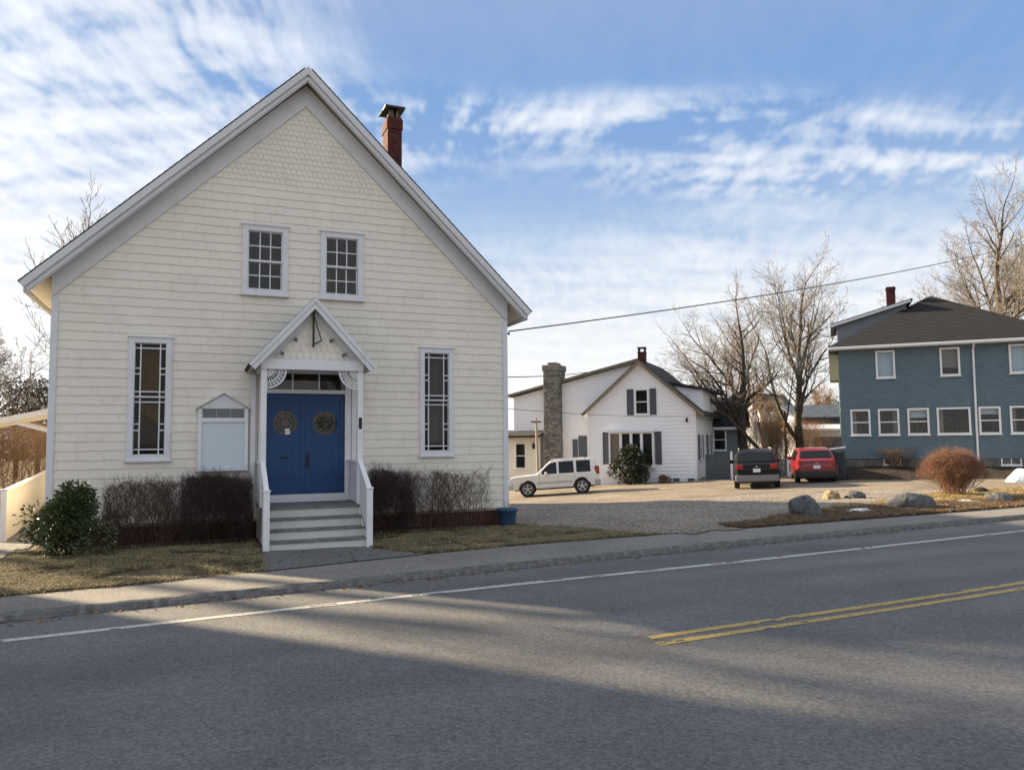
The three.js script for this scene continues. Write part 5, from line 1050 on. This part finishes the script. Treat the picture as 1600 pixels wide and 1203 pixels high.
// ---------- boulders, snow, planter ----------
function boulder(name, label, p, sx, sy, sz, turn, m, seed, flat = 0.25) {
  const g = new THREE.IcosahedronGeometry(1, 5), q = g.attributes.position, v = V(0, 0, 0);
  for (let i = 0; i < q.count; i++) {
    v.fromBufferAttribute(q, i).normalize(); let k = 1 + fbm(v.x * 1.1 + seed, v.y * 1.1, v.z * 1.1 + seed * 2, 4) * 0.55;
    for (const pl of [V(0.6, 0.7, 0.3), V(-0.5, 0.5, 0.7), V(0.1, 0.95, -0.3), V(-0.9, 0.2, -0.1), V(0.8, 0.1, 0.6), V(0.2, 0.35, 0.95), V(-0.4, 0.85, 0.3), V(0.95, 0.4, -0.1)]) { pl.applyAxisAngle(V(0, 1, 0), seed).normalize(); const d = v.dot(pl); if (d * k > 0.84) k = mixN(k, 0.84 / d, 0.93); }
    v.multiplyScalar(k); q.setXYZ(i, v.x * sx, (v.y * 0.75 + flat) * sy, v.z * sz);
  }
  g.computeVertexNormals();
  const o = mesh(name, g, m); o.position.copy(p); o.rotation.y = turn; return tag(o, label, name === 'boulder' ? 'boulder' : 'snow');
}
const G = (px, py) => groundAt(px, py);
boulder('boulder', 'dome shaped grey boulder standing alone beside the gravel entrance', G(1258, 806), 0.44, 0.58, 0.42, 0.3, M.stone, 1.2);
boulder('boulder', 'boulder coloured tan as if sunlit touching a small dark one', G(1299, 780), 0.27, 0.33, 0.27, 1.0, M.stoneSunlit, 2.7);
boulder('boulder', 'low dark boulder right beside the tan one', G(1336, 779), 0.36, 0.28, 0.3, 0.2, M.stone, 3.9);
boulder('boulder', 'large wedge shaped grey boulder between the two snow patches', G(1422, 794), 0.66, 0.48, 0.5, -0.4, M.stone, 5.1);
boulder('boulder', 'flat topped grey boulder to the right of the rust bush', G(1561, 783), 0.46, 0.3, 0.4, 0.6, M.stone, 6.3);
boulder('boulder', 'small dark reddish stone under the rust bush', G(1534, 772), 0.28, 0.26, 0.25, 0.6, M.mulch, 7.3);
function snowPatch(label, p, sx, sz, h, turn, seed) {
  const t = new Tri(), n = 40, m = 12, at = (i, k) => { const a = i / n * 6.2832, e = 0.62 + fbm(Math.cos(a) * 1.6 + seed, Math.sin(a) * 1.6, 1, 3) * 0.9, q = k / m, x = Math.cos(a) * q * e * sx, z = Math.sin(a) * q * e * sz; return V(x, Math.max(-0.02, h * (1 - q * q) * (0.8 + fbm(x * 1.3 + seed, z * 1.3, 2, 2) * 0.7)) - (k === m ? 0.03 : 0), z); };
  for (let i = 0; i < n; i++) for (let k = 0; k < m; k++) t.quad(at(i, k), at(i + 1, k), at(i + 1, k + 1), at(i, k + 1));
  const sg = mergeVertices(t.geo().deleteAttribute('normal'), 1e-3); sg.computeVertexNormals(); const o = mesh('snow_patch', sg, M.snow); o.position.copy(p).y += 0.02; o.rotation.y = turn; return tag(o, label, 'snow');
}
snowPatch('thin snow remnant between the dome boulder and the wedge boulder', G(1347, 800), 0.85, 0.42, 0.10, 0.1, 3);
snowPatch('elongated snow remnant below the rust coloured bush', G(1511, 786), 0.85, 0.45, 0.09, 0.0, 8);
snowPatch('deep snow bank piled in front of the blue house wall', G(1604, 752), 2.2, 1.2, 0.62, 0.7, 12);
snowPatch('small snow patch on the garden bed under the cellar window', V(29.0, 0.52, -10.6), 0.8, 0.3, 0.1, -0.7, 15);
{
  const p = thing('planter', 'dark blue flared planter pot by the right church corner', 'planter', [4.76, groundY(4.76, 0.55), 0.55]);
  mesh('pot', new THREE.LatheGeometry([[0, 0.0], [0.17, 0.0], [0.18, 0.02], [0.235, 0.36], [0.27, 0.37], [0.275, 0.43], [0.245, 0.435], [0.23, 0.38], [0, 0.37]].map(q => new THREE.Vector2(...q)), 28), M.planter, p);
  mesh('soil', new THREE.CylinderGeometry(0.228, 0.228, 0.01, 20).translate(0, 0.385, 0), M.mulch, p);
  const r = rng(3), t = new Tri(); for (let k = 0; k < 9; k++) { const a = r() * 6.28, b = r() * 0.1; t.tube([V(Math.cos(a) * b, 0.38, Math.sin(a) * b), V(Math.cos(a) * (b + 0.04), 0.5, Math.sin(a) * (b + 0.04)), V(Math.cos(a) * (b + 0.1), 0.56 + r() * 0.1, Math.sin(a) * (b + 0.1))], [0.004, 0.003, 0.002], 3); }
  mesh('dead_stems', t.geo(), M.twigGrey, p);
}
// ---------- boarded ramp railing left of the church ----------
{
  const p = thing('ramp_railing', 'cream boarded ramp railing climbing beside the left church wall', 'railing', [-6.05, groundY(-6.05, -1.7), -1.7]);
  const top = z => 1.10 + z * 0.052, L = 9;
  mesh('newel_post', [bx(-0.06, 0.06, -0.1, 1.12, -0.06, 0.06, 0.01), bx(-0.075, 0.075, 1.12, 1.15, -0.075, 0.075)], M.trim, p);
  mesh('top_rail', [bar([0, 1.10, -0.05], [0, top(L), -L], 0.13, 0.05)], M.cream[1], p);
  for (let k = 0; k < 60; k++) { const z0 = 0.07 + k * 0.148, z1 = z0 + 0.138, b = z => -0.02 + z * 0.052; mesh('board', prism([[z0, b(z0)], [z1, b(z1)], [z1, top(z1) - 0.03], [z0, top(z0) - 0.03]], -0.012, 0.012).rotateY(Math.PI / 2), M.cream[k % 4], p); }
  mesh('ramp_deck', prism([[0.1, -0.02], [L, -0.02], [L, 0.45], [0.1, 0.02]], 0, 0.95).rotateY(Math.PI / 2), M.concrete, p);
}
// ---------- overhead wires ----------
function wire(label, a, b, sag, rad = 0.014) {
  const c = V((a.x + b.x) / 2, (a.y + b.y) / 2 - sag, (a.z + b.z) / 2), pts = new THREE.QuadraticBezierCurve3(a, c, b).getPoints(40), t = new Tri();
  t.tube(pts, pts.map(() => rad), 5); return tag(mesh('overhead_wire', t.geo(), M.cable), label, 'wire');
}
const farPole = atDepth(1690, 357, 46);
wire('overhead service wire rising from the church corner toward the big tree', V(5.26, 4.86, -0.46), farPole, 0.9, 0.018);
wire('overhead wire from the church wall to the white house roof', V(5.03, 3.72, -1.2), atDepth(1000, 563, 42.5), 0.5, 0.014);
wire('thin overhead wire crossing the white house gable', V(5.03, 3.0, -2.2), atDepth(1092, 648, 41), 0.35, 0.008);
wire('overhead wire between the bare trees and the blue house', atDepth(1130, 560, 52), atDepth(1306, 527, 41), 0.5, 0.014);
{
  const u = thing('utility_pole', 'wooden utility pole beyond the right end of the blue house', 'pole', [farPole.x, 0, farPole.z]);
  mesh('shaft', rod([0, -0.5, 0], [0, farPole.y + 0.8, 0], 0.17, 0.12, 12), M.bark, u);
  mesh('crossarm', bx(-1.1, 1.1, farPole.y + 0.2, farPole.y + 0.32, -0.06, 0.06), M.bark, u);
}

// ---------- vehicles ----------
// local axes: nose toward -x, tail toward +x, wheels on y = 0
function makeCar(name, label, pos, turn, o) {
  const car = thing(name, label, 'car', pos, turn), L = o.length / 2, HW = o.width / 2;
  const paint = new THREE.MeshPhysicalMaterial({ color: o.colour, roughness: 0.35, metalness: o.metal || 0, clearcoat: o.coat ?? 0.6, clearcoatRoughness: 0.1, ior: o.coat ? 1.3 : 1.5 });
  const prof = o.profile, top = x => { if (x <= prof[0][0]) return prof[0][1]; for (let i = 0; i + 1 < prof.length; i++) if (x <= prof[i + 1][0]) { const t = (x - prof[i][0]) / (prof[i + 1][0] - prof[i][0]); return mixN(prof[i][1], prof[i + 1][1], t); } return prof[prof.length - 1][1]; };
  const wx = [-o.wheelbase / 2 + o.shift, o.wheelbase / 2 + o.shift], R = o.wheelR, arch = R + 0.055;
  const bottom = x => { let y = o.clear; for (const w of wx) { const d = Math.abs(x - w); if (d < arch) y = Math.max(y, R + Math.sqrt(arch * arch - d * d)); } return y; };
  const plan = x => HW * (1 - 0.19 * Math.pow(Math.abs(x) / L, 5));
  const half = (x, y) => { const t = top(x), b = o.belt; let w = plan(x); if (y > b) w *= 1 - 0.25 * smooth(b, o.height + 0.1, y) - 0.02; if (y < 0.45) w *= 0.94 + 0.06 * y / 0.45; return w; };
  const xs = []; for (let i = 0; i <= 70; i++) xs.push(-L + 2 * L * i / 70);
  for (const w of wx) for (let k = 0; k <= 10; k++) xs.push(w - arch * Math.cos(Math.PI * k / 10));
  for (const p of prof) xs.push(clamp(p[0], -L, L));
  xs.sort((a, b) => a - b);
  const ring = x => { const t = top(x), b0 = Math.min(bottom(x), t - 0.1), bt = Math.min(o.belt, t - 0.03), ys = [b0, b0 + 0.03, mixN(b0, bt, 0.55), bt, bt + (t - bt) * 0.06, bt + (t - bt) * 0.5, t - 0.035, t], pts = ys.map((y, i) => [y, half(x, y) * (i === 0 ? 0.97 : i === 7 ? 0.93 : 1)]); pts.push([t + 0.012, half(x, t) * 0.5], [t + 0.016, 0]); return pts; };
  const t = new Tri(), rings = xs.map(x => ring(x).map(([y, z]) => [V(x, y, z), V(x, y, -z)]));
  for (let i = 0; i + 1 < xs.length; i++) { if (xs[i + 1] - xs[i] < 1e-4) continue; for (let k = 0; k + 1 < rings[i].length; k++) { t.quad(rings[i][k][0], rings[i + 1][k][0], rings[i + 1][k + 1][0], rings[i][k + 1][0]); t.quad(rings[i][k + 1][1], rings[i + 1][k + 1][1], rings[i + 1][k][1], rings[i][k][1]); } t.quad(rings[i][0][1], rings[i + 1][0][1], rings[i + 1][0][0], rings[i][0][0]); }
  for (const e of [0, xs.length - 1]) for (let k = 0; k + 1 < rings[e].length; k++) { const q = rings[e]; if (e) t.quad(q[k][0], q[k][1], q[k + 1][1], q[k + 1][0]); else t.quad(q[k + 1][0], q[k + 1][1], q[k][1], q[k][0]); }
  mesh('body', t.geo(), paint, car);
  // side glass following the cabin
  for (const s of [-1, 1]) for (const [a, b] of o.sideGlass) {
    const g = new Tri(), n = 6, lo = o.belt + 0.035, P = (x, v) => { const hi = top(x) - 0.10, y = mixN(lo, Math.max(hi, lo + 0.02), v); return V(x, y, s * (half(x, y) + 0.008)); };
    for (let i = 0; i < n; i++) for (let k = 0; k < 4; k++) { const x0 = mixN(a, b, i / n), x1 = mixN(a, b, (i + 1) / n); const q = [P(x0, k / 4), P(x1, k / 4), P(x1, (k + 1) / 4), P(x0, (k + 1) / 4)]; s > 0 ? g.quad(...q) : g.quad(q[3], q[2], q[1], q[0]); }
    mesh('side_window', g.geo(), M.glassDark, car);
  }
  // screens: on the sloping front and rear of the cabin
  const onSlope = (xa, xb, nm, inset) => { const g = new Tri(), n = 8, P = (u, v) => { const x = mixN(xa, xb, u), y = top(x), w = half(x, y) * inset; return V(x + (xb > 0 ? 0.012 : -0.012), y + 0.03, w * v); }; for (let i = 0; i < n; i++) for (let k = -3; k < 3; k++) { const q = [P(i / n, k / 3), P(i / n, (k + 1) / 3), P((i + 1) / n, (k + 1) / 3), P((i + 1) / n, k / 3)]; g.quad(...q); } mesh(nm, g.geo(), M.glassDark, car); };
  onSlope(...o.windscreen, 'windscreen', 0.88); onSlope(...o.rearScreen, 'rear_window', 0.86);
  for (const w of wx) for (const s of [-1, 1]) {
    const wheel = part('wheel', car), z = s * (HW - 0.12);
    mesh('tyre', new THREE.LatheGeometry([[R * 0.62, -0.11], [R * 0.93, -0.115], [R, -0.08], [R, 0.08], [R * 0.93, 0.115], [R * 0.62, 0.11]].map(q => new THREE.Vector2(...q)), 28).rotateX(Math.PI / 2).translate(w, R, z), M.tyre, wheel);
    const spokes = [new THREE.CylinderGeometry(R * 0.2, R * 0.2, 0.03, 16).rotateX(Math.PI / 2).translate(w, R, z + s * 0.085), new THREE.TorusGeometry(R * 0.61, 0.025, 8, 28).translate(w, R, z + s * 0.09)];
    for (let k = 0; k < 5; k++) { const a = k / 5 * 6.283 + 0.3; spokes.push(bar([w + Math.cos(a) * R * 0.12, R + Math.sin(a) * R * 0.12, z + s * 0.088], [w + Math.cos(a) * R * 0.6, R + Math.sin(a) * R * 0.6, z + s * 0.088], 0.075, 0.025)); }
    mesh('rim', spokes, M.rim, wheel);
    mesh('brake_disc', new THREE.CylinderGeometry(R * 0.6, R * 0.6, 0.04, 20).rotateX(Math.PI / 2).translate(w, R, z + s * 0.03), M.blackPlastic, wheel);
  }
  mesh('rear_bumper', [bx(L - 0.22, L + 0.06, o.clear + 0.02, o.clear + 0.30, -HW * 0.93, HW * 0.93, 0.05)], o.bumper || M.blackPlastic, car);
  mesh('front_bumper', [bx(-L - 0.06, -L + 0.22, o.clear, o.clear + 0.28, -HW * 0.92, HW * 0.92, 0.05)], o.bumper || M.blackPlastic, car);
  mesh('underbody', bx(-L + 0.25, L - 0.25, o.clear - 0.06, o.clear + 0.1, -HW * 0.8, HW * 0.8), M.blackPlastic, car);
  for (const s of [-1, 1]) {
    mesh('tail_light', bx(L - 0.05, L + 0.02, o.tail[0], o.tail[1], s * HW * (1 - o.tail[2]), s * HW * 0.84, 0.02), M.tail, car);
    mesh('tail_light_side', bx(L - 0.2, L - 0.04, o.tail[0], o.tail[1], s * HW * 0.80, s * (HW * 0.865), 0.01), M.tail, car);
    mesh('headlight', bx(-L - 0.02, -L + 0.08, 0.68, 0.84, s * HW * 0.5, s * HW * 0.86, 0.03), M.lampGlass, car);
    const mx = o.windscreen[0] + 0.35; mesh('wing_mirror', bx(mx, mx + 0.14, o.belt - 0.02, o.belt + 0.15, s * (HW - 0.02), s * (HW + 0.16), 0.03), paint, car);
    for (const hx of o.handles) mesh('door_handle', bx(hx, hx + 0.17, o.belt - 0.12, o.belt - 0.085, s * (half(hx, o.belt - 0.1) - 0.005), s * (half(hx, o.belt - 0.1) + 0.022), 0.008), o.trimMat || paint, car);
    mesh('rocker_moulding', bx(wx[0] + arch + 0.02, wx[1] - arch - 0.02, o.mould, o.mould + 0.07, s * (HW - 0.03), s * (HW + 0.012), 0.01), o.mouldMat || M.blackPlastic, car);
    if (o.rails) mesh('roof_rail', [bx(o.rails[0], o.rails[1], o.height + 0.03, o.height + 0.06, s * HW * 0.7 - 0.02, s * HW * 0.7 + 0.02, 0.01), bx(o.rails[0], o.rails[0] + 0.06, o.height - 0.03, o.height + 0.04, s * HW * 0.7 - 0.018, s * HW * 0.7 + 0.018), bx(o.rails[1] - 0.06, o.rails[1], o.height - 0.05, o.height + 0.04, s * HW * 0.7 - 0.018, s * HW * 0.7 + 0.018)], o.railMat || M.rim, car);
    for (const w of wx) { const sh = new THREE.Shape(); sh.absarc(0, 0, arch + 0.07, 0.06, Math.PI - 0.06, false); sh.absarc(0, 0, arch - 0.005, Math.PI - 0.06, 0.06, true); mesh('wheel_arch', new THREE.ExtrudeGeometry(sh, { depth: 0.03, bevelEnabled: false, curveSegments: 16 }).translate(w, R, s > 0 ? HW - 0.02 : -HW - 0.01), o.archMat || paint, car); }
  }
  mesh('tailgate_seam', [bx(L - 0.02, L + 0.008, o.belt - 0.02, o.belt - 0.008, -HW * 0.72, HW * 0.72), bx(L - 0.02, L + 0.008, o.clear + 0.33, o.clear + 0.345, -HW * 0.74, HW * 0.74)], M.blackPlastic, car);
  mesh('badge', bx(L + 0.004, L + 0.02, o.belt - 0.09, o.belt - 0.045, -0.05, 0.05, 0.006), M.rim, car);
  mesh('number_plate', bx(L + 0.015, L + 0.03, o.plateY, o.plateY + 0.15, -0.15, 0.15), M.plate, car);
  if (o.seams) for (const s of [-1, 1]) mesh('door_seam', o.seams.map(x => bx(x - 0.005, x + 0.005, o.clear + 0.12, o.belt, s * (half(x, 0.8) - 0.01), s * (half(x, 0.8) + 0.003))), M.blackPlastic, car);
  const e = 0.8, [X, , Z] = pos, nrm = V(-(groundY(X + e, Z) - groundY(X - e, Z)) / (2 * e), 1, -(groundY(X, Z + e) - groundY(X, Z - e)) / (2 * e)).normalize();
  car.quaternion.premultiply(new THREE.Quaternion().setFromUnitVectors(V(0, 1, 0), nrm));
  return car;
}
const put = (px, py, d) => { const p = atDepth(px, py, d); return [p.x, groundY(p.x, p.z) + 0.018, p.z]; };
makeCar('white_suv', 'boxy white sport utility vehicle parked before the stone chimney', put(868, 773, 38.6), -0.46, {
  length: 4.45, width: 1.84, height: 1.72, belt: 1.03, clear: 0.38, wheelbase: 2.69, shift: 0.02, wheelR: 0.385, colour: lin(0.74, 0.72, 0.68), mould: 0.62, mouldMat: mat(lin(0.4, 0.38, 0.35), 0.5),
  profile: [[-2.23, 0.74], [-2.15, 0.96], [-1.95, 1.02], [-0.92, 1.07], [-0.84, 1.09], [-0.24, 1.62], [-0.06, 1.71], [0.6, 1.745], [1.8, 1.73], [2.0, 1.67], [2.14, 1.08], [2.2, 0.96], [2.225, 0.76]],
  sideGlass: [[-0.58, 0.16], [0.27, 1.0], [1.13, 1.82]], windscreen: [-0.80, -0.27], rearScreen: [2.01, 2.13], tail: [0.92, 1.3, 0.16], plateY: 0.86, handles: [-0.1, 0.78], rails: [-0.1, 1.6], seams: [-0.72, 0.21, 1.06], bumper: mat(lin(0.45, 0.43, 0.4), 0.5), railMat: mat(lin(0.5, 0.5, 0.5), 0.5) });
makeCar('dark_suv', 'dark grey crossover parked tail out beside the white house', put(1182, 757, 35), -Math.PI / 4 - Math.PI / 2 + Math.PI + 0.12 - Math.PI, {
  length: 4.7, width: 1.92, height: 1.66, belt: 1.02, clear: 0.30, wheelbase: 2.8, shift: 0.0, wheelR: 0.36, coat: 0.15, colour: lin(0.005, 0.0055, 0.007), mould: 0.42,
  profile: [[-2.35, 0.7], [-2.25, 0.9], [-1.2, 1.05], [-0.35, 1.6], [0.1, 1.67], [1.3, 1.63], [1.75, 1.54], [2.16, 1.12], [2.27, 1.04], [2.34, 0.78]],
  sideGlass: [[-0.8, 0.05], [0.15, 1.0], [1.1, 1.7]], windscreen: [-1.1, -0.4], rearScreen: [1.8, 2.13], tail: [0.86, 1.06, 0.42], plateY: 0.72, handles: [0, 0.95], rails: [-0.2, 1.5], bumper: mat(lin(0.17, 0.17, 0.175), 0.45), railMat: mat(lin(0.6, 0.55, 0.45), 0.4) });
makeCar('red_hatchback', 'red hatchback parked tail out beside the blue house', put(1271, 753, 37), -Math.PI / 4 - Math.PI / 2 + 0.12, {
  length: 4.4, width: 1.83, height: 1.56, belt: 0.98, clear: 0.26, wheelbase: 2.65, shift: 0.0, wheelR: 0.33, colour: lin(0.22, 0.006, 0.012), mould: 0.4,
  profile: [[-2.2, 0.65], [-2.1, 0.85], [-1.15, 0.98], [-0.35, 1.5], [0.1, 1.56], [1.2, 1.53], [1.6, 1.46], [1.98, 1.1], [2.1, 1.02], [2.19, 0.74]],
  sideGlass: [[-0.8, 0.05], [0.15, 0.95], [1.05, 1.55]], windscreen: [-1.05, -0.38], rearScreen: [1.64, 1.96], tail: [0.84, 1.06, 0.34], plateY: 0.66, handles: [0, 0.9], bumper: M.blackPlastic });
// bins, gate and covered stack between the houses
{
  const q = put(1309, 752, 36.4), b = thing('covered_stack', 'tall dark tarpaulin covered stack beside the red car', 'tarpaulin', q, -Math.PI / 4);
  const g = new RoundedBoxGeometry(0.82, 1.42, 0.85, 5, 0.12), p = g.attributes.position; for (let i = 0; i < p.count; i++) { const y = p.getY(i), f = 1 - 0.16 * smooth(-0.2, 0.75, y) + 0.05 * Math.sin(y * 7 + p.getX(i) * 9); p.setXYZ(i, p.getX(i) * f, y, p.getZ(i) * f); } g.computeVertexNormals();
  mesh('cover', g.translate(0, 0.7, 0), mat(lin(0.018, 0.024, 0.035), 0.6, { bumpMap: T.roughBump, bumpScale: 0.03 }), b);
  mesh('white_board', bar([-0.42, 1.44, 0.1], [0.42, 1.55, 0.1], 0.07, 0.3), M.white, b);
  const f = thing('board_gate', 'slate blue board gate between the white house and the dark car', 'gate', put(1120, 757, 41), -Math.PI / 4);
  for (let k = 0; k < 9; k++) mesh('board', bx(-0.55 + k * 0.145, -0.412 + k * 0.145, 0.02, 1.35, 0, 0.03), M.fence, f);
  mesh('rail', bx(-0.55, 0.75, 0.3, 0.4, -0.05, -0.001), M.fence, f); mesh('rail', bx(-0.55, 0.75, 1.0, 1.1, -0.05, -0.001), M.fence, f); mesh('post', bx(0.755, 0.87, -0.1, 1.5, -0.05, 0.05), M.white, f);
  const s = thing('low_fence', 'low grey board fence between the two tail out cars', 'fence', put(1229, 757, 41), -Math.PI / 4);
  for (let k = 0; k < 9; k++) mesh('board', bx(-0.75 + k * 0.165, -0.6 + k * 0.165, 0.02, 0.95, 0, 0.03), k === 5 ? M.white : M.concrete, s);
  mesh('rail', bx(-0.75, 0.74, 0.6, 0.7, -0.05, -0.001), M.concrete, s);
}

renderer.render(scene, camera);
